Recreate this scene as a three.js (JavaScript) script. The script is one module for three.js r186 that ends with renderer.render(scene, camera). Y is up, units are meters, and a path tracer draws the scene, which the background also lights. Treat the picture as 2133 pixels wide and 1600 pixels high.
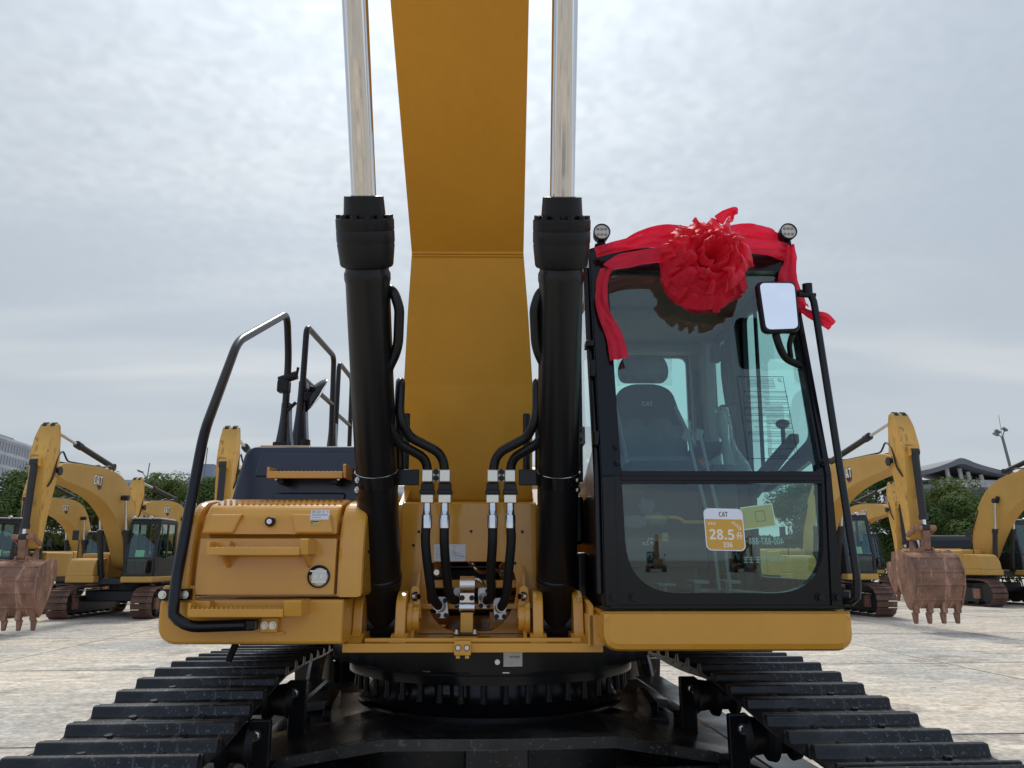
import * as THREE from 'three';
import { mergeGeometries, toCreasedNormals } from 'three/addons/utils/BufferGeometryUtils.js';
import { RoundedBoxGeometry } from 'three/addons/geometries/RoundedBoxGeometry.js';

// ------------------------------------------------------------------ camera, sky, sun, exposure
const scene = new THREE.Scene();
const R = Math.PI / 180;
const camera = new THREE.PerspectiveCamera(52.82, 1024 / 768, 0.05, 2000);
camera.position.set(-0.178, 1.58, 4.65);
{
  const yaw = 3.66 * R, pitch = 12.9 * R;
  camera.lookAt(-0.178 + Math.sin(yaw) * Math.cos(pitch), 1.58 + Math.sin(pitch), 4.65 - Math.cos(yaw) * Math.cos(pitch));
}
const renderer = new THREE.WebGLRenderer({ antialias: true });
renderer.setSize(1024, 768);
renderer.toneMapping = THREE.LinearToneMapping;
renderer.toneMappingExposure = 1.55;
renderer.shadowMap.enabled = true;

// seeded randomness and tileable value noise
function rng(seed) { let a = seed >>> 0; return () => { a = (a + 0x6D2B79F5) | 0; let t = Math.imul(a ^ (a >>> 15), 1 | a); t = (t + Math.imul(t ^ (t >>> 7), 61 | t)) ^ t; return ((t ^ (t >>> 14)) >>> 0) / 4294967296; }; }
const LAT = (() => { const r = rng(7), a = new Float32Array(65536); for (let i = 0; i < 65536; i++) a[i] = r(); return a; })();
const lat = (x, y, p, s) => LAT[((((x % p) + p) % p) * 131 + (((y % p) + p) % p) * 7919 + s * 3571) & 65535];
function vnoise(x, y, p, s) {
  const xi = Math.floor(x), yi = Math.floor(y); let u = x - xi, v = y - yi; u = u * u * (3 - 2 * u); v = v * v * (3 - 2 * v);
  const a = lat(xi, yi, p, s), b = lat(xi + 1, yi, p, s), c = lat(xi, yi + 1, p, s), d = lat(xi + 1, yi + 1, p, s);
  return a + (b - a) * u + (c - a) * v + (a - b - c + d) * u * v;
}
function fbm(x, y, p, oct, s) { let f = 0, a = 0.5, n = 0; for (let i = 0; i < oct; i++) { f += a * vnoise(x, y, p, s + i * 17); n += a; a *= 0.5; x *= 2; y *= 2; p *= 2; } return f / n; }
const sstep = (a, b, x) => { const t = Math.min(1, Math.max(0, (x - a) / (b - a))); return t * t * (3 - 2 * t); };
const mix = (a, b, t) => a + (b - a) * t;

const SUN = new THREE.Vector3(-0.03, Math.sin(52 * R), -Math.cos(52 * R)).normalize();
{
  // hazy bright sky: thin rippled cloud round the sun, bluer away from it
  const W = 2048, H = 1024, data = new Float32Array(W * H * 4);
  for (let j = 0; j < H; j++) {
    const el = ((j + 0.5) / H - 0.5) * Math.PI, sy = Math.sin(el), cy = Math.cos(el);
    for (let i = 0; i < W; i++) {
      const az = ((i + 0.5) / W - 0.5) * 2 * Math.PI, dx = Math.cos(az) * cy, dz = Math.sin(az) * cy;
      const dot = dx * SUN.x + sy * SUN.y + dz * SUN.z, ang = Math.acos(Math.min(1, Math.max(-1, dot))) / R;
      const up = Math.max(sy, 0), px = dx / (up + 0.16), pz = dz / (up + 0.16);
      const far = sstep(45, 120, ang);
      let r = mix(0.280, 0.235, far), g = mix(0.325, 0.37, far), b = mix(0.378, 0.64, far);
      const hz = Math.exp(-up * 7.0);
      r = mix(r, mix(0.345, 0.44, far), hz); g = mix(g, mix(0.370, 0.48, far), hz); b = mix(b, mix(0.378, 0.53, far), hz);
      const big = fbm(px * 0.9 + 3.1, pz * 1.7 + 1.3, 1024, 5, 3);
      const band = fbm(px * 0.45 + 9, pz * 2.4 + 4, 1024, 5, 11);
      const rip = fbm(px * 9 + big * 3.0, pz * 10 + big * 2.0, 1024, 4, 29);
      const fine = fbm(px * 46 + rip * 3, pz * 52, 1024, 2, 41);
      let cov = sstep(0.46, 0.74, big) * 0.28 + sstep(0.50, 0.70, band) * 0.55 * (1 - 0.8 * sstep(0.25, 0.5, up)); cov += far * sstep(0.45, 0.62, big) * 0.35;
      cov = Math.min(1, cov);
      const high = sstep(0.18, 0.42, up);
      const rp = (rip - 0.5) * 0.22 + (fine - 0.5) * 1.0;
      const cl = mix(0.46, 0.70, far) + rp * 0.12 * high;
      r = mix(r, cl * 0.96, cov * 0.75); g = mix(g, cl * 1.0, cov * 0.75); b = mix(b, cl * 1.015, cov * 0.75);
      const gl = 0.36 * Math.exp(-Math.pow(ang / 19, 2)) + 0.20 * Math.exp(-Math.pow(ang / 32, 2));
      const tex = 1 + rp * 0.42 * high;
      r += gl * tex * 0.96; g += gl * tex; b += gl * tex * 1.02;
      if (sy < 0) { const t = Math.min(1, -sy * 8); r = mix(r, 0.22, t); g = mix(g, 0.21, t); b = mix(b, 0.20, t); }
      const k = (j * W + i) * 4; data[k] = r; data[k + 1] = g; data[k + 2] = b; data[k + 3] = 1;
    }
  }
  const sky = new THREE.DataTexture(data, W, H, THREE.RGBAFormat, THREE.FloatType);
  sky.mapping = THREE.EquirectangularReflectionMapping; sky.magFilter = THREE.LinearFilter; sky.minFilter = THREE.LinearFilter; sky.wrapS = THREE.RepeatWrapping; sky.needsUpdate = true;
  scene.background = sky; scene.environment = sky;
}
const sun = new THREE.DirectionalLight(new THREE.Color(1, 0.95, 0.87), 1.5);
sun.position.copy(SUN).multiplyScalar(80); sun.castShadow = true; sun.shadow.radius = 20;
sun.shadow.mapSize.set(4096, 4096);
Object.assign(sun.shadow.camera, { left: -40, right: 40, top: 40, bottom: -40, near: 1, far: 200 });
scene.add(sun); scene.add(sun.target);

// ------------------------------------------------------------------ textures and materials
function tex(n, fn, srgb = true, rep = 1) {
  const d = new Uint8Array(n * n * 4);
  for (let j = 0; j < n; j++) for (let i = 0; i < n; i++) { const c = fn(i / n, j / n), k = (j * n + i) * 4; d[k] = Math.max(0, Math.min(255, c[0] * 255)); d[k + 1] = Math.max(0, Math.min(255, c[1] * 255)); d[k + 2] = Math.max(0, Math.min(255, c[2] * 255)); d[k + 3] = 255; }
  const t = new THREE.DataTexture(d, n, n, THREE.RGBAFormat); t.wrapS = t.wrapT = THREE.RepeatWrapping; t.magFilter = THREE.LinearFilter; t.minFilter = THREE.LinearMipmapLinearFilter; t.generateMipmaps = true;
  if (srgb) t.colorSpace = THREE.SRGBColorSpace; t.repeat.set(rep, rep); t.needsUpdate = true; return t;
}
const g3 = v => [v, v, v];
// concrete: mottled slabs with pale scuffs, dark stains and grit, 10 m a tile
const concreteMap = tex(2048, (u, v) => {
  const a = fbm(u * 6, v * 6, 6, 5, 1), b = fbm(u * 5, v * 34, 5, 4, 5), c = fbm(u * 120, v * 120, 120, 3, 9), s = fbm(u * 14, v * 14, 14, 5, 13), sc = fbm(u * 22, v * 90, 22, 3, 19);
  const pt = fbm(u * 40, v * 40, 40, 4, 27), cr = Math.abs(fbm(u * 7, v * 7, 7, 5, 37) - 0.5);
  const gr = fbm(u * 260, v * 260, 260, 2, 43);
  let L = 0.70 + (a - 0.5) * 0.13 + (b - 0.5) * 0.08 + (c - 0.5) * 0.15 + (pt - 0.5) * 0.08 + (gr - 0.5) * 0.22;
  L += sstep(0.56, 0.68, sc) * 0.07; L -= sstep(0.64, 0.76, s) * 0.11; L -= (1 - sstep(0.0, 0.0022, cr)) * 0.22;
  if (lat(Math.floor(u * 1100), Math.floor(v * 1100), 1100, 77) > 0.9990) L *= 0.5;
  const w = (a - 0.5) * 0.07; return [L * (1.03 + w), L * 0.978, L * (0.90 - w)];
}, true, 0.1);
const concreteBump = tex(1024, (u, v) => g3(0.5 + (fbm(u * 90, v * 90, 90, 4, 3) - 0.5) * 0.7 + (fbm(u * 9, v * 9, 9, 3, 8) - 0.5) * 0.5), false, 0.25);
const grimeMap = tex(1024, (u, v) => {       // faint mottling of paint
  const a = fbm(u * 5, v * 5, 5, 4, 2), c = fbm(u * 70, v * 70, 70, 2, 6); return g3(0.965 + (a - 0.5) * 0.09 + (c - 0.5) * 0.02);
}, true, 0.5);
const orangePeel = tex(512, (u, v) => g3(fbm(u * 48, v * 48, 48, 3, 4)), false, 3);
const waveBump = tex(512, (u, v) => g3(fbm(u * 4, v * 4, 4, 3, 14)), false, 0.9);
const roughVar = tex(512, (u, v) => g3(0.62 + (fbm(u * 6, v * 6, 6, 4, 21) - 0.5) * 0.7), false, 0.7);
const scuffMap = tex(1024, (u, v) => {       // black track paint with pale dust specks and runs
  const a = fbm(u * 9, v * 9, 9, 5, 31), sp = fbm(u * 150, v * 150, 150, 2, 35), run = fbm(u * 60, v * 6, 60, 3, 38), b = fbm(u * 3, v * 3, 3, 3, 33);
  let L = 0.105 + sstep(0.52, 0.75, a) * 0.10; L += sstep(0.72, 0.82, sp) * sstep(0.4, 0.6, b) * 0.26; L += sstep(0.66, 0.74, run) * sstep(0.45, 0.62, b) * 0.22; return [L, L * 0.985, L * 0.97];
}, true, 0.8);
const dustyMap = tex(1024, (u, v) => {       // black chassis paint, grey with yard dust and scratches
  const a = fbm(u * 6, v * 6, 6, 5, 131), sp = fbm(u * 120, v * 120, 120, 2, 135), sc = fbm(u * 5, v * 70, 5, 3, 139);
  let L = 0.13 + sstep(0.42, 0.70, a) * 0.12 + sstep(0.70, 0.82, sp) * 0.16 + sstep(0.68, 0.76, sc) * 0.10; return [L, L * 0.98, L * 0.95];
}, true, 0.6);
const rustMap = tex(1024, (u, v) => {
  const a = fbm(u * 7, v * 7, 7, 5, 51), s = fbm(u * 40, v * 5, 40, 4, 55), f = fbm(u * 110, v * 110, 110, 2, 57);
  let r = 0.52 + (a - 0.5) * 0.34 + (f - 0.5) * 0.16, k = sstep(0.60, 0.75, s) * 0.14; return [r + k, r * 0.73 + k * 0.88, r * 0.58 + k * 0.80];
}, true, 0.5);
const wornYellowMap = tex(1024, (u, v) => {   // yellow paint scraped and stained with use
  const a = fbm(u * 8, v * 8, 8, 5, 61), s = fbm(u * 50, v * 9, 50, 4, 65), f = fbm(u * 4, v * 4, 4, 4, 68);
  let d = sstep(0.72, 0.80, a) * 0.4, m = 1 + (f - 0.5) * 0.18 - sstep(0.64, 0.78, s) * 0.2;
  return [mix(0.83 * m, 0.36, d), mix(0.63 * m, 0.25, d), mix(0.29 * m, 0.16, d)];
}, true, 0.4);
const crinkleBump = tex(512, (u, v) => { const a = Math.abs(fbm(u * 6, v * 6, 6, 4, 71) - 0.5) * 2, b = Math.abs(fbm(u * 14, v * 14, 14, 3, 75) - 0.5) * 2; return g3(1 - a * 0.7 - b * 0.4); }, false, 5);
const facadeMap = tex(512, (u, v) => { const a = fbm(u * 6, v * 6, 6, 4, 81); return g3(0.93 + (a - 0.5) * 0.16); }, true, 0.06);
const barkMap = tex(256, (u, v) => { const a = fbm(u * 24, v * 5, 24, 4, 91); return [0.30 + a * 0.2, 0.25 + a * 0.17, 0.2 + a * 0.14]; }, true, 1);

const std = (o) => new THREE.MeshPhysicalMaterial(o);
const lin = (r, g, b) => new THREE.Color().setRGB(r, g, b);
const M = {
  yellow: std({ color: lin(0.72, 0.335, 0.036), map: grimeMap, roughness: 0.45, roughnessMap: roughVar, specularIntensity: 0.5, clearcoat: 0.75, clearcoatRoughness: 0.07, bumpMap: waveBump, bumpScale: 0.0009 }),
  boomYellow: std({ color: lin(0.72, 0.335, 0.036), map: grimeMap, roughness: 0.6, specularIntensity: 0.5, roughnessMap: roughVar, bumpMap: waveBump, bumpScale: 0.0015 }),
  yellowWorn: std({ map: wornYellowMap, roughness: 0.55 }),
  black: std({ color: lin(0.006, 0.006, 0.0068), map: grimeMap, roughness: 0.36, specularIntensity: 0.55, roughnessMap: roughVar }),
  blackGloss: std({ color: lin(0.007, 0.007, 0.008), roughness: 0.30, specularIntensity: 0.7, bumpMap: waveBump, bumpScale: 0.0006 }),
  blackCast: std({ color: lin(0.008, 0.008, 0.009), map: grimeMap, roughness: 0.45, specularIntensity: 0.6, bumpMap: orangePeel, bumpScale: 0.0006 }),
  rubber: std({ color: lin(0.008, 0.008, 0.009), roughness: 0.55, specularIntensity: 0.6 }),
  navy: std({ color: lin(0.021, 0.029, 0.056), map: grimeMap, roughness: 0.24, bumpMap: waveBump, bumpScale: 0.0006 }),
  track: std({ color: lin(0.7, 0.7, 0.72), map: scuffMap, roughness: 0.40, specularIntensity: 0.8, bumpMap: orangePeel, bumpScale: 0.0012 }),
  carbody: std({ map: dustyMap, roughness: 0.5, roughnessMap: roughVar }),
  chrome: std({ color: lin(0.72, 0.70, 0.67), metalness: 1, roughness: 0.06 }),
  steel: std({ color: lin(0.62, 0.61, 0.58), metalness: 1, roughness: 0.28, roughnessMap: roughVar }),
  zinc: std({ color: lin(0.70, 0.66, 0.55), metalness: 0.9, roughness: 0.36 }),
  whitePlate: std({ color: lin(0.62, 0.61, 0.58), metalness: 0.5, roughness: 0.4 }),
  white: std({ color: lin(0.75, 0.75, 0.74), roughness: 0.5 }),
  glass: std({ color: lin(0.85, 0.995, 0.97), transmission: 1, thickness: 0, roughness: 0.0, ior: 1.52, side: THREE.DoubleSide }),
  bgGlass: std({ color: lin(0.72, 0.88, 0.87), transmission: 1, thickness: 0, roughness: 0.02, ior: 1.5, side: THREE.DoubleSide }),
  mirror: std({ color: lin(0.92, 0.92, 0.93), metalness: 1, roughness: 0.015 }),
  trim: std({ color: lin(0.16, 0.17, 0.165), roughness: 0.75 }),
  trimDark: std({ color: lin(0.022, 0.023, 0.025), roughness: 0.7, bumpMap: orangePeel, bumpScale: 0.0008 }),
  headliner: std({ color: lin(0.09, 0.095, 0.095), roughness: 0.9 }),
  seatCloth: std({ color: lin(0.02, 0.021, 0.024), roughness: 0.85, bumpMap: orangePeel, bumpScale: 0.001 }),
  film: std({ color: lin(0.9, 0.92, 0.92), transmission: 0.93, thickness: 0, roughness: 0.10, ior: 1.4, bumpMap: crinkleBump, bumpScale: 0.012, side: THREE.DoubleSide }),
  orange: std({ color: lin(0.6, 0.09, 0.03), roughness: 0.6 }),
  red: std({ color: lin(0.92, 0.018, 0.058), roughness: 0.62, specularIntensity: 0.6, transmission: 0.36, thickness: 0, side: THREE.DoubleSide, bumpMap: crinkleBump, bumpScale: 0.003, sheen: 0.3, sheenRoughness: 0.5, sheenColor: lin(0.8, 0.1, 0.12) }),
  lens: std({ color: lin(0.55, 0.50, 0.42), roughness: 0.25, metalness: 0.3 }),
  led: std({ color: lin(0.30, 0.26, 0.19), roughness: 0.2 }),
  concreteA: std({ map: concreteMap, roughness: 0.85, bumpMap: concreteBump, bumpScale: 0.006 }),
  concreteB: std({ color: lin(0.93, 0.93, 0.94), map: concreteMap, roughness: 0.82, bumpMap: concreteBump, bumpScale: 0.006 }),
  concreteC: std({ color: lin(1.0, 0.98, 0.95), map: concreteMap, roughness: 0.88, bumpMap: concreteBump, bumpScale: 0.006 }),
  joint: std({ color: lin(0.06, 0.055, 0.05), roughness: 1 }),
  rust: std({ map: rustMap, roughness: 0.72, bumpMap: orangePeel, bumpScale: 0.002 }),
  rustTrack: std({ color: lin(0.55, 0.55, 0.56), map: rustMap, roughness: 0.6 }),
  bgBlack: std({ color: lin(0.016, 0.016, 0.017), roughness: 0.5 }),
  bgYellow: std({ color: lin(0.60, 0.345, 0.085), map: grimeMap, roughness: 0.55, specularIntensity: 0.6 }),
  bgChrome: std({ color: lin(0.7, 0.7, 0.7), metalness: 1, roughness: 0.2 }),
  paper: std({ color: lin(0.55, 0.72, 0.35), roughness: 0.8 }),
  wallWhite: std({ color: lin(0.56, 0.58, 0.61), map: facadeMap, roughness: 0.8 }),
  wallGrey: std({ color: lin(0.30, 0.33, 0.38), map: facadeMap, roughness: 0.8 }),
  wallBlue: std({ color: lin(0.36, 0.41, 0.49), map: facadeMap, roughness: 0.7 }),
  roofGrey: std({ color: lin(0.16, 0.17, 0.19), map: facadeMap, roughness: 0.6 }),
  winDark: std({ color: lin(0.05, 0.06, 0.075), roughness: 0.15 }),
  lampGrey: std({ color: lin(0.16, 0.17, 0.18), roughness: 0.5, metalness: 0.3 }),
  bark: std({ map: barkMap, roughness: 0.95 }),
  leafA: std({ color: lin(0.105, 0.155, 0.042), roughness: 0.9, specularIntensity: 0.25, transmission: 0.3, thickness: 0, side: THREE.DoubleSide }),
  leafB: std({ color: lin(0.080, 0.125, 0.036), roughness: 0.9, specularIntensity: 0.25, transmission: 0.3, thickness: 0, side: THREE.DoubleSide }),
  leafC: std({ color: lin(0.135, 0.165, 0.042), roughness: 0.9, specularIntensity: 0.25, transmission: 0.3, thickness: 0, side: THREE.DoubleSide }),
};

// ------------------------------------------------------------------ geometry helpers
const V = (x, y, z) => new THREE.Vector3(x, y, z);
function flat(g) {                       // non-indexed, position + normal + uv
  if (!g.attributes.normal) g.computeVertexNormals();
  const n = g.index ? g.toNonIndexed() : g; for (const k of Object.keys(n.attributes)) if (!['position', 'normal', 'uv'].includes(k)) n.deleteAttribute(k);
  return n;
}
function metreUV(g) {                    // uv in metres, by the way each face points
  const p = g.attributes.position, uv = new Float32Array(p.count * 2), a = V(), b = V(), c = V(), n = V();
  for (let i = 0; i < p.count; i += 3) {
    a.fromBufferAttribute(p, i); b.fromBufferAttribute(p, i + 1); c.fromBufferAttribute(p, i + 2); n.copy(b).sub(a).cross(c.clone().sub(a));
    const ax = Math.abs(n.x), ay = Math.abs(n.y), az = Math.abs(n.z);
    [a, b, c].forEach((q, k) => { const o = (i + k) * 2; if (ay >= ax && ay >= az) { uv[o] = q.x; uv[o + 1] = q.z; } else if (ax >= az) { uv[o] = q.z; uv[o + 1] = q.y; } else { uv[o] = q.x; uv[o + 1] = q.y; } });
  }
  g.setAttribute('uv', new THREE.BufferAttribute(uv, 2)); return g;
}
const join = (gs, keepUV) => { gs = (Array.isArray(gs) ? gs.flat(9) : [gs]).map(flat); if (!keepUV) gs.forEach(metreUV); gs.forEach(g => { if (!g.attributes.uv) metreUV(g); }); return gs.length > 1 ? mergeGeometries(gs) : gs[0]; };
const used = {};
const numbered = n => { used[n] = (used[n] ?? -1) + 1; return used[n] ? n + '_' + String(used[n]).padStart(3, '0') : n; };
function mesh(parent, name, gs, mat, keepUV) { const m = new THREE.Mesh(gs.isBufferGeometry && gs.userData.ready ? gs : join(gs, keepUV), mat); m.name = parent === scene ? numbered(name) : name; m.castShadow = m.receiveShadow = true; parent.add(m); return m; }
const ready = (gs, keepUV) => { const g = join(gs, keepUV); g.userData.ready = true; return g; };
function thing(name, label, category, pos = [0, 0, 0], turn = 0, group) { const o = new THREE.Group(); o.name = numbered(name); o.position.set(...pos); o.rotation.y = turn; o.userData = { label, category }; if (group) o.userData.group = group; scene.add(o); return o; }
function tag(o, label, category, group) { o.userData = { label, category }; if (group) o.userData.group = group; return o; }
function copyOf(o, label, pos, turn = 0, scale = 1) { const c = o.clone(); c.name = numbered(o.name.replace(/_\d+$/, '')); c.userData = { ...o.userData, label }; c.position.set(...pos); c.rotation.y = turn; c.scale.setScalar(scale); scene.add(c); return c; }

const box = (x0, x1, y0, y1, z0, z1, r = 0) => (r ? new RoundedBoxGeometry(x1 - x0, y1 - y0, z1 - z0, 2, r) : new THREE.BoxGeometry(x1 - x0, y1 - y0, z1 - z0)).translate((x0 + x1) / 2, (y0 + y1) / 2, (z0 + z1) / 2);
function shapeOf(pts, holes = []) { const s = new THREE.Shape(pts.map(p => new THREE.Vector2(...p))); for (const h of holes) s.holes.push(new THREE.Path(h.map(p => new THREE.Vector2(...p)))); return s; }
function roundPoly(pts, seg = 5) {       // [x, y, radius]: corners rounded
  const out = []; const n = pts.length;
  pts.forEach((p, i) => {
    const r = p[2] || 0; if (!r) { out.push([p[0], p[1]]); return; }
    const a = pts[(i + n - 1) % n], b = pts[(i + 1) % n];
    const d1 = Math.hypot(a[0] - p[0], a[1] - p[1]), d2 = Math.hypot(b[0] - p[0], b[1] - p[1]), rr = Math.min(r, d1 * 0.49, d2 * 0.49);
    const A = [p[0] + (a[0] - p[0]) / d1 * rr, p[1] + (a[1] - p[1]) / d1 * rr], B = [p[0] + (b[0] - p[0]) / d2 * rr, p[1] + (b[1] - p[1]) / d2 * rr];
    for (let k = 0; k <= seg; k++) { const t = k / seg, u = 1 - t; out.push([u * u * A[0] + 2 * u * t * p[0] + t * t * B[0], u * u * A[1] + 2 * u * t * p[1] + t * t * B[1]]); }
  });
  return out;
}
// plate in x, y with its front at z1
function plate(pts, z0, z1, bevel = 0, holes = []) {
  const g = new THREE.ExtrudeGeometry(shapeOf(pts, holes), { depth: Math.max(1e-4, z1 - z0 - 2 * bevel), bevelEnabled: bevel > 0, bevelThickness: bevel, bevelSize: bevel, bevelOffset: -bevel, bevelSegments: 2, curveSegments: 8 });
  return g.translate(0, 0, z0 + bevel);
}
// profile in z, y drawn out across x
function prism(pts, x0, x1, bevel = 0, holes = []) {
  const g = new THREE.ExtrudeGeometry(shapeOf(pts, holes), { depth: Math.max(1e-4, x1 - x0 - 2 * bevel), bevelEnabled: bevel > 0, bevelThickness: bevel, bevelSize: bevel, bevelOffset: -bevel, bevelSegments: 2, curveSegments: 8 });
  return g.rotateY(-Math.PI / 2).translate(x1 - bevel, 0, 0);
}
// outline in x, z drawn up in y
function slab(pts, y0, y1, bevel = 0, holes = []) {
  const g = new THREE.ExtrudeGeometry(shapeOf(pts.map(p => [p[0], -p[1]]), holes.map(h => h.map(p => [p[0], -p[1]]))), { depth: Math.max(1e-4, y1 - y0 - 2 * bevel), bevelEnabled: bevel > 0, bevelThickness: bevel, bevelSize: bevel, bevelOffset: -bevel, bevelSegments: 2 });
  return g.rotateX(-Math.PI / 2).translate(0, y0 + bevel, 0);
}
const toward = (g, from, to) => { const q = new THREE.Quaternion().setFromUnitVectors(V(0, 1, 0), to.clone().sub(from).normalize()); return g.applyQuaternion(q).translate(from.x, from.y, from.z); };
const rod = (a, b, r, seg = 20, r2 = r) => toward(new THREE.CylinderGeometry(r2, r, a.distanceTo(b), seg).translate(0, a.distanceTo(b) / 2, 0), a, b);
// body of revolution along a -> b : list of [distance, radius]
const turned = (a, b, prof, seg = 28) => toward(toCreasedNormals(new THREE.LatheGeometry(prof.map(p => new THREE.Vector2(p[1], p[0])), seg), 0.6), a, b);
class Bent extends THREE.CurvePath { }
function pipe(pts, r, fillet = 0.05, seg = 10, step = 0.03) {
  pts = pts.map(p => p.isVector3 ? p : V(...p)); const path = new Bent(); let last = pts[0];
  for (let i = 1; i < pts.length - 1; i++) {
    const p = pts[i], a = last.clone().sub(p), b = pts[i + 1].clone().sub(p), f = Math.min(fillet, a.length() * 0.48, b.length() * 0.48);
    const A = p.clone().add(a.normalize().multiplyScalar(f)), B = p.clone().add(b.normalize().multiplyScalar(f));
    path.add(new THREE.LineCurve3(last, A)); path.add(new THREE.QuadraticBezierCurve3(A, p, B)); last = B;
  }
  path.add(new THREE.LineCurve3(last, pts[pts.length - 1]));
  const n = Math.max(8, Math.min(120, Math.round(path.getLength() / step)));
  const g = new THREE.TubeGeometry(path, n, r, seg); const out = [g];
  for (const [e, d] of [[0, -1], [1, 1]]) { const t = path.getTangentAt(e).multiplyScalar(d), q = new THREE.Quaternion().setFromUnitVectors(V(0, 0, 1), t), p = path.getPointAt(e); out.push(new THREE.CircleGeometry(r, seg).applyQuaternion(q).translate(p.x, p.y, p.z)); }
  return out;
}
const softPipe = (pts, r, n = 48, seg = 12) => new THREE.TubeGeometry(new THREE.CatmullRomCurve3(pts.map(p => V(...p)), false, 'centripetal'), n, r, seg);
// hexagon bolt with washer, pointing along dir
function bolt(p, r = 0.012, dir = [0, 0, 1], h = r * 0.9) {
  const d = V(...dir).normalize(), a = V(...p);
  return join([rod(a.clone(), a.clone().addScaledVector(d, h * 0.28), r * 1.5, 18), rod(a.clone(), a.clone().addScaledVector(d, h), r, 6, r * 0.96)]);
}
function canvasTex(w, h, draw) { const c = document.createElement('canvas'); c.width = w; c.height = h; const x = c.getContext('2d'); draw(x, w, h); const t = new THREE.CanvasTexture(c); t.colorSpace = THREE.SRGBColorSpace; t.anisotropy = 8; return t; }
const decal = (t, o = {}) => std({ map: t, roughness: 0.5, ...o });
// flat print: centre, size, right and up vectors
function sheet(c, w, h, right = [1, 0, 0], up = [0, 1, 0]) {
  const r = V(...right).normalize(), u = V(...up).normalize(), n = r.clone().cross(u), g = new THREE.PlaneGeometry(w, h), m = new THREE.Matrix4().makeBasis(r, u, n).setPosition(V(...c)); return g.applyMatrix4(m);
}

// ------------------------------------------------------------------ ground
{
  const ground = new THREE.Mesh(metreUV(flat(new THREE.PlaneGeometry(1600, 1600).rotateX(-Math.PI / 2).translate(0, -0.03, 0))), M.concreteB);
  ground.name = 'ground'; ground.userData.kind = 'structure'; ground.receiveShadow = true; scene.add(ground);
  const bed = mesh(ground, 'joint_filler', box(-30.2, 30.2, -0.029, -0.021, -43, 17.2), M.joint);
  bed.userData = {};
  const r = rng(5), mats = [M.concreteA, M.concreteB, M.concreteC];
  for (let i = -8; i < 8; i++) for (let k = 0; k < 12; k++) {
    const x0 = i * 3.75 + 0.017, x1 = (i + 1) * 3.75 - 0.017, z0 = -42.85 + k * 5 + 0.03, z1 = z0 + 5 - 0.06;
    const g = metreUV(flat(box(x0, x1, -0.0205, -0.001 + r() * 0.003, z0, z1))), uv = g.attributes.uv, ou = Math.floor(r() * 1000) / 100, ov = Math.floor(r() * 1000) / 100, fl = r() < 0.5 ? -1 : 1;
    for (let q = 0; q < uv.count; q++) uv.setXY(q, uv.getX(q) * fl + ou, uv.getY(q) + ov);
    g.userData.ready = true; mesh(ground, 'concrete_slab', g, mats[Math.floor(r() * 3)]);
  }
}

// ------------------------------------------------------------------ the large excavator
const ex = thing('excavator', 'huge new yellow excavator nearest the camera with a red bow on its cab', 'excavator');
const PH = -3 * R;
const UP = (name, gs, mat, k) => { const m = mesh(ex, name, gs, mat, k); m.rotation.y = PH; return m; };
const mx = x => -0.17 - x;              // mirrored about the boom
const mirrorPts = pts => pts.map(p => [mx(p[0]), p[1], p[2]]);

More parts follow.
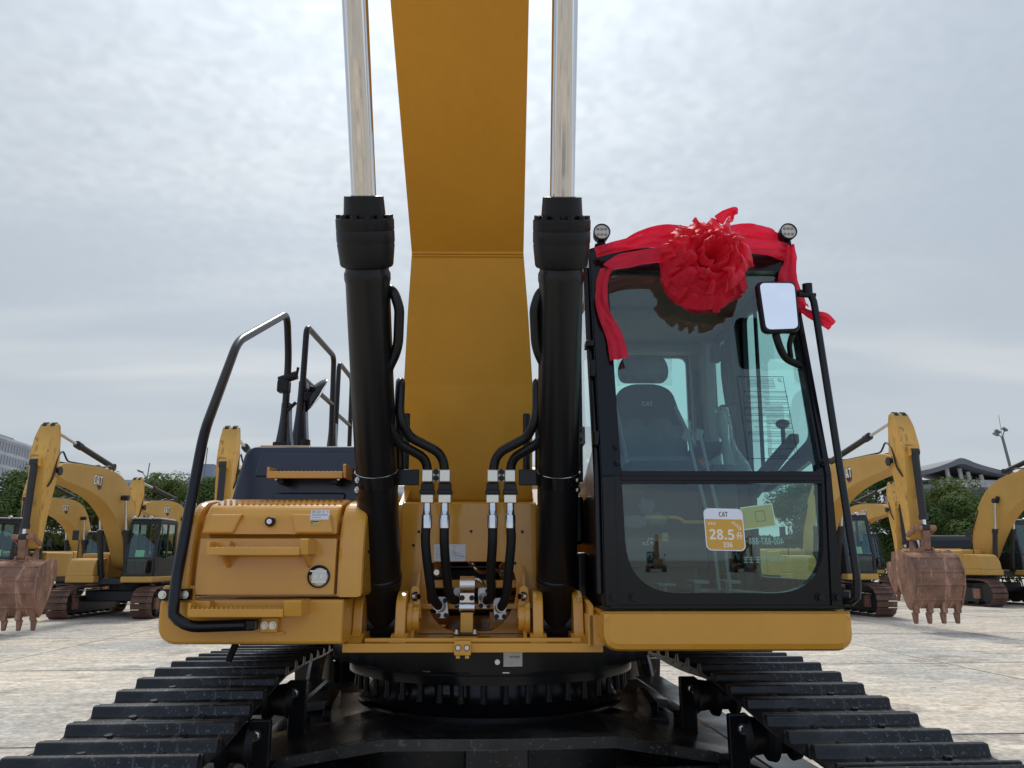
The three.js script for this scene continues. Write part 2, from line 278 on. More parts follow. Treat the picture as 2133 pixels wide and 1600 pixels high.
// --- undercarriage
function trackPath(pts, n) {
  const c = new THREE.CatmullRomCurve3(pts.map(([z, y]) => V(0, y, z)), true, 'centripetal'); c.arcLengthDivisions = 1200; c.updateArcLengths();
  return Array.from({ length: n }, (_, i) => { const u = i / n, p = c.getPointAt(u), t = c.getTangentAt(u); return { z: p.z, y: p.y, t }; });
}
function arc(cz, cy, r, a0, a1, n) { return Array.from({ length: n + 1 }, (_, i) => { const a = (a0 + (a1 - a0) * i / n) * R; return [cz + r * Math.cos(a), cy + r * Math.sin(a)]; }); }
{
  // shoe: plate with a tall rounded grouser at both edges, four bolt heads
  const prof = roundPoly([[-0.098, 0.0], [0.1, 0.0], [0.1, 0.012], [0.098, 0.044, 0.007], [0.078, 0.044, 0.007], [0.064, 0.014, 0.01], [-0.05, 0.014, 0.01], [-0.062, 0.050, 0.008], [-0.092, 0.050, 0.008], [-0.098, 0.03]], 3);
  const shoeGeo = ready([prism(prof, -0.3, 0.3, 0.004), ...[-0.13, 0.13].flatMap(x => [-0.02, 0.03].map(z => rod(V(x, 0.012, z), V(x, 0.027, z), 0.016, 6)))]);
  const linkGeo = ready([-0.085, 0.085].map(x => prism(roundPoly([[-0.125, -0.1, 0.03], [0.1, -0.1, 0.03], [0.125, -0.02, 0.03], [0.07, 0, 0.01], [-0.1, 0, 0.01], [-0.125, -0.05, 0.02]], 3), x - 0.022, x + 0.022, 0.003)).concat([rod(V(-0.11, -0.05, -0.1), V(0.11, -0.05, -0.1), 0.026, 14)]));
  const pts = [[2.02, 0.975 - 0.046], [1.7, 0.985 - 0.046], [1.3, 1.032 - 0.046], [1.0, 1.066 - 0.046], [0.66, 1.092 - 0.046], [0.2, 1.088 - 0.046], [-0.4, 1.066 - 0.046], [-1.0, 1.07 - 0.046], [-1.6, 1.06 - 0.046],
    ...arc(-2.02, 0.52, 0.49, 90, 260, 8), [-1.5, 0.046], [-0.7, 0.046], [0, 0.046], [0.7, 0.046], [1.5, 0.046], ...arc(2.02, 0.488, 0.442, -85, 75, 8)];
  const seats = trackPath(pts, 54);
  for (const s of [-1, 1]) {
    const xc = s * 1.295;
    const frame = mesh(ex, 'track_frame', [
      slab(roundPoly([[xc - 0.17, -1.75], [xc + 0.17, -1.75], [xc + 0.17, 1.62], [xc - 0.17, 1.62]]), 0.2, 0.60, 0.01),
      plate([[xc - 0.17, 0.60], [xc + 0.17, 0.60], [xc + 0.10, 0.70], [xc - 0.10, 0.70]], -1.7, 1.55, 0.004),
      ...Array.from({ length: 8 }, (_, i) => rod(V(xc - 0.15, 0.22, -1.5 + i * 0.43), V(xc + 0.15, 0.22, -1.5 + i * 0.43), 0.115, 18)),
    ], M.carbody);
    mesh(frame, 'idler_wheel', [turned(V(xc - 0.11, 0.488, 2.02), V(xc + 0.11, 0.488, 2.02), [[0, 0.06], [0, 0.33], [0.05, 0.345], [0.06, 0.37], [0.16, 0.37], [0.17, 0.345], [0.22, 0.33], [0.22, 0.06]], 40)], M.carbody);
    mesh(frame, 'drive_sprocket', [turned(V(xc - 0.06, 0.52, -2.02), V(xc + 0.06, 0.52, -2.02), [[0, 0.05], [0, 0.34], [0.03, 0.37], [0.09, 0.37], [0.12, 0.34], [0.12, 0.05]], 32)], M.carbody);
    for (const z of [0.62, 1.33]) {
      const xi = s * 0.95, top = z < 1 ? 1.0 : 0.955;
      mesh(frame, 'carrier_roller', [turned(V(xi + s * 0.02, top - 0.075, z - 0.03), V(xi + s * 0.3, top - 0.075, z - 0.03), [[0, 0.02], [0, 0.085], [0.03, 0.09], [0.05, 0.075], [0.10, 0.068], [0.115, 0.095], [0.14, 0.1], [0.155, 0.068], [0.2, 0.068], [0.215, 0.095], [0.24, 0.09], [0.25, 0.03], [0.27, 0.02]], 28)], M.blackCast);
      mesh(frame, 'roller_bracket', [plate(roundPoly([[xi - 0.04, top - 0.26], [xi + 0.04, top - 0.26], [xi + 0.04, top + 0.02, 0.01], [xi - 0.04, top + 0.02, 0.01]]), z, z + 0.035, 0.004), box(xi - 0.04, xi + 0.04, top - 0.26, top - 0.16, z - 0.12, z)], M.black);
      mesh(frame, 'bolt', bolt([xi + s * 0.015, top - 0.035, z + 0.035], 0.014), M.steel);
    }
    const chain = mesh(ex, 'track_chain', seats.map(q => linkGeo.clone().applyMatrix4(new THREE.Matrix4().makeRotationX(Math.atan2(q.t.y, -q.t.z)).setPosition(xc, q.y - 0.002, q.z))), M.blackCast);
    for (const q of seats) {
      const m = mesh(chain, 'track_shoe', shoeGeo, M.track);
      const a = Math.atan2(q.t.y, -q.t.z); m.position.set(xc, q.y, q.z); m.rotation.x = a; m.rotation.order = 'YXZ';
    }
  }
  // car body: plate carried on a spreading frame with open pockets at the front
  const topL = [[-0.5, 1.09], [-0.95, 1.05], [-1.12, 1.30], [-1.12, 0.42], [-0.5, 0.25]], mir = p => p.map(q => [-q[0], q[1]]).reverse(), back = p => p.map(q => [q[0], -q[1]]).reverse();
  const slope = g => { const p = g.attributes.position; for (let i = 0; i < p.count; i++) p.setY(i, p.getY(i) - Math.max(0, Math.abs(p.getX(i)) - 0.5) * 0.17); g.computeVertexNormals(); return g; };
  const mid = roundPoly([[-0.5, 1.09], [0, 1.11], [0.5, 1.09], [0.5, -1.09], [-0.5, -1.09]]);
  const body = mesh(ex, 'car_body', [
    slab(mid, 0.795, 0.842), slope(flat(slab(topL, 0.795, 0.842))), slope(flat(slab(mir(topL), 0.795, 0.842))), slope(flat(slab(back(topL), 0.795, 0.842))), slope(flat(slab(back(mir(topL)), 0.795, 0.842))),
    box(-0.15, 0.125, 0.35, 0.793, 0.5, 1.05, 0.008), box(-0.9, 0.9, 0.35, 0.793, -0.45, 0.45),
    slab([[-0.52, 0.98], [-1.0, 0.93], [-1.12, 1.12], [-1.12, 1.22], [-0.97, 1.0], [-0.52, 1.05]], 0.38, 0.70), slab(mir([[-0.52, 0.98], [-1.0, 0.93], [-1.12, 1.12], [-1.12, 1.22], [-0.97, 1.0], [-0.52, 1.05]]), 0.38, 0.70),
    box(-1.12, -0.9, 0.36, 0.68, -1.2, 1.1), box(0.9, 1.12, 0.36, 0.68, -1.2, 1.1), box(-1.0, 1.0, 0.36, 0.41, -1.0, 1.0),
  ], M.carbody);
  for (const s of [-1, 1]) mesh(body, 'guide_lug', prism(roundPoly([[-0.02, 0.80], [0.32, 0.78], [0.30, 0.84, 0.02], [0.0, 0.88, 0.03]]), s * 0.86 - 0.02, s * 0.86 + 0.02, 0.003), M.black);
  // swing bearing
  const ring = mesh(ex, 'swing_bearing', [turned(V(0, 0.842, 0), V(0, 1.3, 0), [[0, 0.5], [0, 0.735], [0.012, 0.735], [0.016, 0.715], [0.03, 0.70], [0.10, 0.66], [0.165, 0.66], [0.165, 0.79], [0.205, 0.79], [0.205, 0.76], [0.222, 0.76], [0.222, 0.80], [0.24, 0.80], [0.24, 0.5]], 96)], M.black);
  const skirt = mesh(ex, 'bearing_cover', [turned(V(0, 1.08, 0), V(0, 1.3, 0), [[0, 0.6], [0, 0.885], [0.118, 0.885], [0.118, 0.6]], 96)], M.black);
  const hang = ready([rod(V(0, 1.008, 0), V(0, 0.942, 0), 0.014, 14), rod(V(0, 0.944, 0), V(0, 0.920, 0), 0.018, 6)]);
  for (let i = 0; i < 44; i++) { const a = (i + 0.4) / 44 * Math.PI * 2; const m = mesh(ring, 'bolt', hang, M.blackCast); m.position.set(Math.sin(a) * 0.745, 0, Math.cos(a) * 0.745); m.rotation.y = a; }
  const cap = ready(box(-0.018, 0.018, 1.066, 1.086, -0.012, 0.012, 0.003));
  for (let i = 0; i < 26; i++) { const a = i / 26 * Math.PI * 2 + 0.05; const m = mesh(ring, 'bearing_clip', cap, M.steel); m.position.set(Math.sin(a) * 0.79, -0.004, Math.cos(a) * 0.79); m.rotation.y = a; if (i % 3) m.material = M.blackCast; }
  const lab = canvasTex(256, 184, (c, w, h) => { c.fillStyle = '#e8e6e1'; c.fillRect(0, 0, w, h); c.fillStyle = '#333'; let x = 84; const q = rng(3); while (x < 220) { const b = 2 + Math.floor(q() * 5); c.fillRect(x, 50, b, 24); x += b + 2 + Math.floor(q() * 4); } c.fillStyle = '#999'; for (const [a, b, l] of [[70, 14, 150], [130, 34, 50], [140, 84, 60], [20, 30, 26], [20, 60, 24], [20, 120, 22], [70, 128, 80], [70, 150, 50]]) c.fillRect(a, b, l, 3); });
  mesh(skirt, 'barcode_label', sheet([0.067, 1.137, 0.8858 - 0.0005], 0.088, 0.064, [1, 0, -0.075]), decal(lab), true);
  mesh(skirt, 'bolt', bolt([-0.005, 1.125, 0.884], 0.008), M.steel);
}

// --- upper frame, front centre
const frame = UP('upper_frame', [
  box(-0.605, 0.487, 1.207, 1.243, -0.6, 1.25, 0.003),
  box(-1.3, 1.4, 1.20, 1.30, -2.6, 0.2), box(-1.25, -0.62, 1.27, 1.40, 0.1, 1.0), box(0.42, 1.38, 1.24, 1.36, -0.4, 1.3),
  prism(roundPoly([[0.78, 1.244], [0.78, 1.85, 0.03], [0.55, 1.95], [0.35, 2.12, 0.2], [-0.1, 2.1, 0.2], [-0.8, 1.5], [-0.8, 1.244]]), -0.455, -0.42, 0.004),
  prism(roundPoly([[0.78, 1.244], [0.78, 1.85, 0.03], [0.55, 1.95], [0.35, 2.12, 0.2], [-0.1, 2.1, 0.2], [-0.8, 1.5], [-0.8, 1.244]]), 0.215, 0.25, 0.004),
  box(-0.42, 0.215, 1.243, 1.9, -0.62, -0.6),
], M.yellow);
{
  const hole = roundPoly([[-0.302, 1.575, 0.05], [-0.302, 1.40, 0.05], [-0.262, 1.30, 0.06], [-0.17, 1.2435], [0.01, 1.2435], [0.085, 1.31, 0.06], [0.13, 1.40, 0.05], [0.13, 1.51, 0.05], [0.085, 1.578, 0.05]], 5).map(p => [p[0], Math.max(p[1], 1.256)]);
  const fp = UP('front_plate', [plate([[-0.43, 1.2435], [0.228, 1.2435], [0.228, 1.858], [-0.43, 1.858]], 0.782, 0.802, 0.003, [hole]), rod(V(-0.43, 1.85, 0.78), V(0.228, 1.85, 0.78), 0.016)], M.yellow);
  for (const [x, y] of [[-0.345, 1.72], [-0.09, 1.722], [0.11, 1.66], [0.125, 1.57], [0.16, 1.72], [-0.37, 1.655]]) mesh(fp, 'bolt', rod(V(x, y, 0.801), V(x, y, 0.806), 0.007, 12), M.blackCast);
  const chart = canvasTex(512, 264, (c, w, h) => {
    c.fillStyle = '#dfe0e2'; c.fillRect(0, 0, w, h); c.strokeStyle = '#555a60'; c.lineWidth = 4;
    const L = (...p) => { c.beginPath(); c.moveTo(p[0], p[1]); for (let i = 2; i < p.length; i += 2) c.lineTo(p[i], p[i + 1]); c.stroke(); };
    L(30, 70, 54, 40, 80, 70); L(36, 84, 84, 84); for (const y of [120, 150, 170]) L(30, y, 150, y); for (const x of [30, 80, 130]) L(x, 215, x + 18, 190, x + 30, 215);
    L(300, 40, 340, 30, 340, 110, 300, 110, 320, 70); L(290, 130, 360, 130); L(290, 150, 400, 130, 500, 205, 380, 180, 300, 200); L(310, 160, 470, 195); L(330, 175, 360, 140); L(380, 170, 400, 150); L(350, 230, 366, 212, 382, 230); L(410, 230, 426, 212, 442, 230); L(315, 14, 315, 30);
  });
  mesh(fp, 'diagram_sticker', sheet([-0.193, 1.62, 0.8045], 0.155, 0.08), decal(chart), true);
  // ears that hold the cylinder feet
  const ear = (x0, x1) => [prism(roundPoly([[0.86, 1.243], [1.19, 1.243], [1.15, 1.29, 0.02], [1.14, 1.41, 0.06], [1.06, 1.455, 0.06], [0.92, 1.44, 0.07], [0.86, 1.34, 0.05]]), x0, x1, 0.004), prism([[0.84, 1.2435], [1.225, 1.2435], [1.15, 1.275], [0.88, 1.275]], x0 - 0.014, x1 + 0.014, 0.004)];
  for (const [a, b] of [[-0.585, -0.545], [-0.402, -0.358], [0.198, 0.242], [0.374, 0.418]]) mesh(frame, 'cylinder_ear', ear(a, b), M.yellow);
  for (const s of [0, 1]) {
    const f = x => s ? mx(x) : x, side = s ? -1 : 1;
    mesh(frame, 'pin_retainer', [turned(V(f(-0.356), 1.33, 1.03), V(f(-0.30), 1.33, 1.03), [[0, 0.02], [0, 0.075], [0.02, 0.075], [0.02, 0.06], [0.05, 0.06], [0.05, 0.02]], 28), plate(roundPoly([[f(-0.33) - 0.03, 1.33], [f(-0.33) + 0.03, 1.33], [f(-0.33) + 0.02, 1.47, 0.02], [f(-0.33) - 0.02, 1.47, 0.02]]), 1.02, 1.035, 0.003)], M.yellow);
    mesh(frame, 'bolt', bolt([f(-0.332) , 1.425, 1.036], 0.014, [side * 0.7, 0, 0.7], 0.03), M.steel);
    mesh(frame, 'gusset', prism([[0.80, 1.2435], [1.1, 1.2435], [0.98, 1.38], [0.80, 1.56]], f(-0.335) - 0.008, f(-0.335) + 0.008, 0.002), M.yellow);
  }
  mesh(frame, 'weld_ledge', [box(-0.52, 0.40, 1.2435, 1.262, 1.19, 1.215, 0.005)], M.yellow);
  const blk = mesh(frame, 'front_lug', [box(-0.136, -0.066, 1.198, 1.256, 1.251, 1.275, 0.004), box(-0.128, -0.112, 1.186, 1.199, 1.252, 1.27), box(-0.09, -0.074, 1.186, 1.199, 1.252, 1.27)], M.yellow);
  for (const x of [-0.119, -0.083]) { mesh(blk, 'washer', rod(V(x, 1.229, 1.275), V(x, 1.229, 1.279), 0.0125, 20), M.blackCast); mesh(blk, 'bolt', bolt([x, 1.229, 1.279], 0.0065), M.steel); }
  // hose post on the deck
  const post = UP('hose_post', [box(-0.125, -0.068, 1.244, 1.43, 1.0, 1.02, 0.004), box(-0.15, -0.045, 1.2445, 1.262, 0.99, 1.11, 0.003)], M.yellow);
  mesh(post, 'post_foot', box(-0.15, -0.045, 1.262, 1.268, 1.0, 1.12, 0.002), M.blackCast);
  for (const x of [-0.138, -0.057]) mesh(post, 'bolt', bolt([x, 1.268, 1.09], 0.009, [0, 1, 0], 0.018), M.zinc);
  mesh(post, 'clamp_plate', [box(-0.13, -0.062, 1.395, 1.44, 1.021, 1.032, 0.004), rod(V(-0.13, 1.475, 0.985), V(-0.062, 1.475, 0.985), 0.038, 24), rod(V(-0.13, 1.375, 1.0), V(-0.062, 1.375, 1.0), 0.03, 24)], M.steel);
  for (const x of [-0.118, -0.074]) mesh(post, 'bolt', rod(V(x, 1.418, 1.031), V(x, 1.418, 1.042), 0.012, 18), M.blackCast);
  // manifold and pipes behind the opening
  const man = UP('hydraulic_manifold', [box(-0.42, 0.21, 1.36, 1.385, 0.6, 0.9, 0.006), box(-0.40, 0.21, 1.45, 1.49, 0.55, 0.74, 0.008), box(0.0, 0.10, 1.256, 1.34, 0.55, 0.72, 0.004), box(-0.35, 0.15, 1.70, 1.75, 0.2, 0.7)], M.yellow);
  mesh(man, 'valve_body', box(-0.25, 0.02, 1.30, 1.55, 0.2, 0.42, 0.02), M.blackCast); mesh(man, 'valve_cover', box(-0.30, -0.16, 1.46, 1.50, 0.6, 0.68, 0.01), M.blackCast); mesh(man, 'pump_housing', box(-0.40, 0.2, 1.26, 1.62, -0.2, 0.0, 0.02), M.blackCast);
  for (const [x, y, z] of [[-0.265, 1.525, 0.62], [0.095, 1.53, 0.62]]) mesh(man, 'filter_canister', turned(V(x, y, z - 0.3), V(x, y, z + 0.06), [[0, 0.02], [0, 0.055], [0.3, 0.055], [0.33, 0.05], [0.34, 0.03], [0.35, 0.028], [0.36, 0.014], [0.36, 0.001]], 28), M.steel);
  mesh(man, 'steel_pipe', softPipe([[-0.09, 1.58, 0.70], [-0.075, 1.55, 0.73], [-0.05, 1.53, 0.72], [0.05, 1.535, 0.65], [0.2, 1.53, 0.6]], 0.010), M.steel);
  mesh(man, 'pipe_fitting', rod(V(-0.11, 1.60, 0.69), V(-0.085, 1.568, 0.71), 0.017, 14), M.steel);
  mesh(man, 'steel_pipe', softPipe([[-0.11, 1.485, 0.78], [-0.05, 1.49, 0.8], [-0.02, 1.45, 0.78], [0.0, 1.38, 0.7]], 0.011), M.steel);
  mesh(man, 'pipe_fitting', rod(V(-0.12, 1.487, 0.78), V(-0.07, 1.488, 0.8), 0.017, 14), M.steel);
  for (const y of [1.44, 1.47, 1.40]) mesh(man, 'steel_pipe', softPipe([[0.09, y, 0.72], [0.14, y + 0.01, 0.7], [0.2, y, 0.66]], 0.009, 16), M.steel);
  const tagp = canvasTex(128, 64, (c, w, h) => { c.fillStyle = '#d8c9a8'; c.fillRect(0, 0, w, h); c.fillStyle = '#8a7a5c'; c.fillRect(12, 16, 32, 32); for (const y of [18, 30, 42]) c.fillRect(56, y, 60, 4); });
  mesh(man, 'small_label', sheet([0.05, 1.305, 0.7225], 0.05, 0.025), decal(tagp), true);
}

// --- boom
{
  const st = [ // under z, y ; top z, y ; half width
    [0.42, 1.72, -0.18, 2.0, 0.335], [0.54, 1.90, -0.22, 2.3, 0.338], [0.70, 2.48, -0.18, 2.9, 0.337], [0.83, 2.82, -0.02, 3.45, 0.312], [0.95, 3.11, 0.25, 3.95, 0.285], [1.9, 3.83, 1.25, 4.8, 0.285], [3.2, 4.81, 2.6, 5.65, 0.285], [4.75, 5.98, 4.5, 6.5, 0.27]];
  const cx = -0.118, loft = (f) => { const v = []; const q = (a, b, c, d) => v.push(...a, ...b, ...c, ...a, ...c, ...d); for (let i = 0; i + 1 < st.length; i++) { const A = f(st[i]), B = f(st[i + 1]); for (let k = 0; k < 4; k++) q(A[k], A[(k + 1) % 4], B[(k + 1) % 4], B[k]); } const A = f(st[0]), B = f(st[st.length - 1]); q(A[3], A[2], A[1], A[0]); q(B[0], B[1], B[2], B[3]); const g = new THREE.BufferGeometry(); g.setAttribute('position', new THREE.Float32BufferAttribute(v, 3)); g.computeVertexNormals(); return g; };
  const boom = UP('boom', loft(s => [[cx - s[4] + 0.012, s[1] + 0.004, s[0] - 0.004], [cx + s[4] - 0.012, s[1] + 0.004, s[0] - 0.004], [cx + s[4] - 0.012, s[3], s[2]], [cx - s[4] + 0.012, s[3], s[2]]]), M.boomYellow);
  const nrm = (i) => { const a = st[Math.max(0, i - 1)], b = st[Math.min(st.length - 1, i + 1)], dz = b[0] - a[0], dy = b[1] - a[1], l = Math.hypot(dz, dy); return [dy / l, -dz / l]; };
  mesh(boom, 'bottom_plate', loft(s => { const i = st.indexOf(s), [nz, ny] = nrm(i), t = 0.022; return [[cx - s[4], s[1], s[0]], [cx + s[4], s[1], s[0]], [cx + s[4], s[1] - ny * t, s[0] - nz * t], [cx - s[4], s[1] - ny * t, s[0] - nz * t]]; }), M.boomYellow);
  mesh(boom, 'weld_seam', [rod(V(cx - 0.283, 3.112, 0.954), V(cx + 0.283, 3.112, 0.954), 0.009, 10), rod(V(cx - 0.283, 3.099, 0.948), V(cx + 0.283, 3.099, 0.948), 0.006, 10)], M.boomYellow);
  mesh(boom, 'foot_pin', rod(V(cx - 0.42, 1.95, 0.12), V(cx + 0.42, 1.95, 0.12), 0.07, 24), M.steel);
  mesh(boom, 'cylinder_pin', rod(V(cx - 0.52, 4.42, 2.50), V(cx + 0.55, 4.42, 2.50), 0.05, 20), M.steel);
  for (const x of [cx - 0.30, cx + 0.30]) mesh(boom, 'boom_line', pipe([[x, 1.96, 0.82], [x, 2.05, 0.83], [x, 2.30, 0.84]], 0.018), M.blackGloss);
}

// --- boom cylinders with their oil lines
for (const s of [0, 1]) {
  const xc = s ? 0.31 : -0.482, f = x => s ? mx(x) : x, F = V(xc, 1.30, 0.945), d = V(s ? -0.006 : -0.005, 0.89, 0.456).normalize(), at = t => F.clone().addScaledVector(d, t), T = at(3.4);
  const cyl = UP('boom_cylinder', [turned(F, T, [[0.02, 0.01], [0.02, 0.077], [0.10, 0.077], [0.16, 0.079], [0.20, 0.090], [1.56, 0.090], [1.575, 0.094], [1.60, 0.094], [1.612, 0.088], [1.63, 0.088]], 48), prism(arc(0.945, 1.30, 0.075, 0, 350, 20), xc - 0.076, xc + 0.076, 0.006)], M.blackGloss);
  mesh(cyl, 'gland', turned(F, T, [[1.622, 0.088], [1.628, 0.102], [1.636, 0.107], [1.715, 0.115], [1.722, 0.1135], [1.73, 0.116], [1.77, 0.116], [1.773, 0.114], [1.776, 0.116], [1.815, 0.116], [1.82, 0.112], [1.82, 0.084], [1.905, 0.078], [1.908, 0.052]], 48), M.blackCast);
  mesh(cyl, 'weld_bead', turned(F, T, [[0.225, 0.09], [0.23, 0.094], [0.245, 0.094], [0.25, 0.09]], 40), M.blackGloss);
  const hb = ready(rod(V(0, 0, 0), V(0, 0.015, 0), 0.0150, 12)), q = new THREE.Quaternion().setFromUnitVectors(V(0, 1, 0), d);
  for (let i = 0; i < 12; i++) { const a = (i + 0.5) / 12 * Math.PI * 2, m = mesh(cyl, 'gland_bolt', hb, M.blackCast); m.position.copy(V(Math.cos(a) * 0.099, 0, Math.sin(a) * 0.099).applyQuaternion(q).add(at(1.819))); m.quaternion.copy(q); }
  mesh(cyl, 'chrome_rod', turned(F, T, [[1.85, 0.049], [3.3, 0.049]], 48), M.chrome);
  mesh(cyl, 'rod_eye', rod(V(xc - 0.07, 4.26 + 0.07, 2.46), V(xc + 0.07, 4.26 + 0.07, 2.46), 0.1, 24), M.blackCast);
  mesh(cyl, 'grease_fitting', bolt([xc - 0.012, 1.325, 1.022], 0.006), M.steel);
  const strapT = 0.735, bp = at(strapT);
  mesh(cyl, 'strap', [turned(F, T, [[strapT - 0.045, 0.09], [strapT - 0.045, 0.094], [strapT + 0.008, 0.094], [strapT + 0.008, 0.09]], 40), box(f(-0.375) - 0.07, f(-0.375) + 0.07, 1.905, 1.975, 1.225, 1.24, 0.004)], M.black);
  mesh(cyl, 'strap_wire', turned(F, T, [[strapT + 0.0085, 0.0905], [strapT + 0.010, 0.0928], [strapT + 0.0115, 0.0905]], 40), M.steel);
  for (const o of [0, -0.042]) mesh(cyl, 'bolt', bolt([f(-0.556), 1.918 + o, 1.335], 0.009, [f(-0.6) - f(-0.5), 0, 0.12]), M.steel);
  const P = pts => s ? mirrorPts(pts) : pts;
  UP('oil_line', pipe(P([[-0.43, 2.69, 1.60], [-0.385, 2.66, 1.64], [-0.362, 2.59, 1.62], [-0.372, 2.44, 1.55], [-0.420, 2.36, 1.50], [-0.425, 2.14, 1.41], [-0.385, 2.075, 1.34], [-0.272, 2.02, 1.25], [-0.267, 1.93, 1.22]]), 0.021, 0.06, 14, 0.015), M.blackGloss);
  UP('oil_line', pipe(P([[-0.40, 1.98, 1.18], [-0.40, 2.30, 1.26], [-0.395, 2.345, 1.28], [-0.383, 2.348, 1.36], [-0.381, 2.18, 1.38], [-0.34, 2.105, 1.32], [-0.20, 2.04, 1.25], [-0.190, 1.93, 1.22]]), 0.021, 0.06, 14, 0.015), M.blackGloss);
  const hoses = [[[-0.267, 1.745, 1.22], [-0.272, 1.68, 1.215], [-0.262, 1.55, 1.17], [-0.245, 1.43, 1.10], [-0.225, 1.385, 1.03], [-0.215, 1.375, 0.97]], [[-0.190, 1.745, 1.22], [-0.190, 1.66, 1.21], [-0.182, 1.52, 1.13], [-0.172, 1.43, 1.05], [-0.150, 1.405, 0.98], [-0.135, 1.415, 0.93]]];
  const hosesR = [hoses[0].map((p, i) => [p[0] + (i > 2 ? -0.005 : 0), p[1] - (i > 3 ? 0.005 : 0), p[2]]), hoses[1].map((p, i) => [p[0] - (i > 2 ? 0.012 : 0), p[1], p[2]])];
  [-0.267, -0.190].forEach((x0, i) => {
    const x = f(x0), hp = P((s ? hosesR : hoses)[i]);
    const hose = UP('hydraulic_hose', softPipe(hp, 0.0205, 60, 16), M.rubber);
    mesh(hose, 'crimp', turned(V(x, 1.72, 1.22), V(x, 1.83, 1.22), [[0, 0.021], [0, 0.0235], [0.055, 0.0235], [0.062, 0.019], [0.09, 0.0165], [0.11, 0.0165]], 22), M.steel);
    mesh(hose, 'end_flange', [plate(roundPoly([[hp[5][0] - 0.022, hp[5][1] - 0.05, 0.02], [hp[5][0] + 0.034, hp[5][1] - 0.05, 0.02], [hp[5][0] + 0.026, hp[5][1] + 0.045, 0.02], [hp[5][0] - 0.03, hp[5][1] + 0.045, 0.02]]), hp[5][2] - 0.012, hp[5][2] + 0.008, 0.003), rod(V(hp[5][0], hp[5][1], hp[5][2]), V(hp[4][0], hp[4][1], hp[4][2]), 0.024, 18)], M.whitePlate);
    for (const [bx, by] of [[-0.012, -0.036], [0.022, -0.036], [0.018, 0.03]]) mesh(hose, 'bolt', rod(V(hp[5][0] + bx, hp[5][1] + by, hp[5][2] + 0.007), V(hp[5][0] + bx, hp[5][1] + by, hp[5][2] + 0.02), 0.0105, 14), M.blackCast);
    mesh(hose, 'flange_cap', [box(x - 0.033, x + 0.033, 1.865, 1.885, 1.188, 1.25, 0.004), box(x - 0.028, x + 0.028, 1.882, 1.915, 1.195, 1.245, 0.004)], M.black);
    mesh(hose, 'flange_plate', box(x - 0.027, x + 0.027, 1.828, 1.864, 1.192, 1.246, 0.003), M.zinc);
    mesh(hose, 'line_clamp', [box(x - 0.024, x + 0.024, 1.917, 1.972, 1.205, 1.262, 0.006)], M.zinc);
  });
  const bx = f(-0.2285), clamp = mesh(cyl, 'clamp_bridge', box(bx - 0.0145, bx + 0.0145, 1.92, 1.974, 1.215, 1.25, 0.003), M.whitePlate);
  void clamp; for (const y of [1.934, 1.962]) mesh(cyl, 'bolt', rod(V(bx, y, 1.25), V(bx, y, 1.262), 0.0125, 16), M.blackCast);
}

// --- steps, tool box, hood and rails on the boom's other side
function stepTread(parent, x0, x1, y, z0, z1, o = {}) {
  const st = mesh(parent, 'step', [
    box(x0, x1, y - 0.004, y + 0.002, z0, z1 - 0.004), box(x0, x1, y - 0.026, y + 0.006, z1 - 0.012, z1, 0.004),
    box(x0 - 0.012, x0 + (o.tab || 0.0), y - 0.022, y + 0.032, z0, z0 + 0.05, 0.003), box(x0 - 0.012, x0, y - 0.022, y + 0.028, z0, z1 - 0.02, 0.003),
    prism(roundPoly([[z0, y - 0.022], [z1 - 0.01, y - 0.022], [z1 + 0.005, y + 0.04, 0.01], [z0, y + 0.04]]), x1, x1 + (o.end || 0.012), 0.003),
  ], M.yellow);
  const teeth = []; const n = Math.round((x1 - x0) / 0.02);
  for (let k = 0; k < 4; k++) for (let i = 0; i < n; i++) { const x = x0 + (i + 0.5 + (k % 2) * 0.4) * (x1 - x0) / (n + 0.4), z = z1 - 0.022 - k * (z1 - z0 - 0.035) / 4; teeth.push(new THREE.ConeGeometry(0.008, 0.011, 7, 1, true).translate(x, y + 0.007, z)); }
  mesh(st, 'tread_teeth', teeth, M.yellow).userData.kind = 'stuff';
  if (o.legs) for (const x of [x0 + 0.04, x1 + 0.004]) mesh(st, 'step_leg', prism([[z0, y - 0.02], [z1 - 0.02, y - 0.02], [z0 + 0.02, y - 0.075], [z0, y - 0.075]], x, x + 0.012, 0.002), M.yellow);
  return st;
}
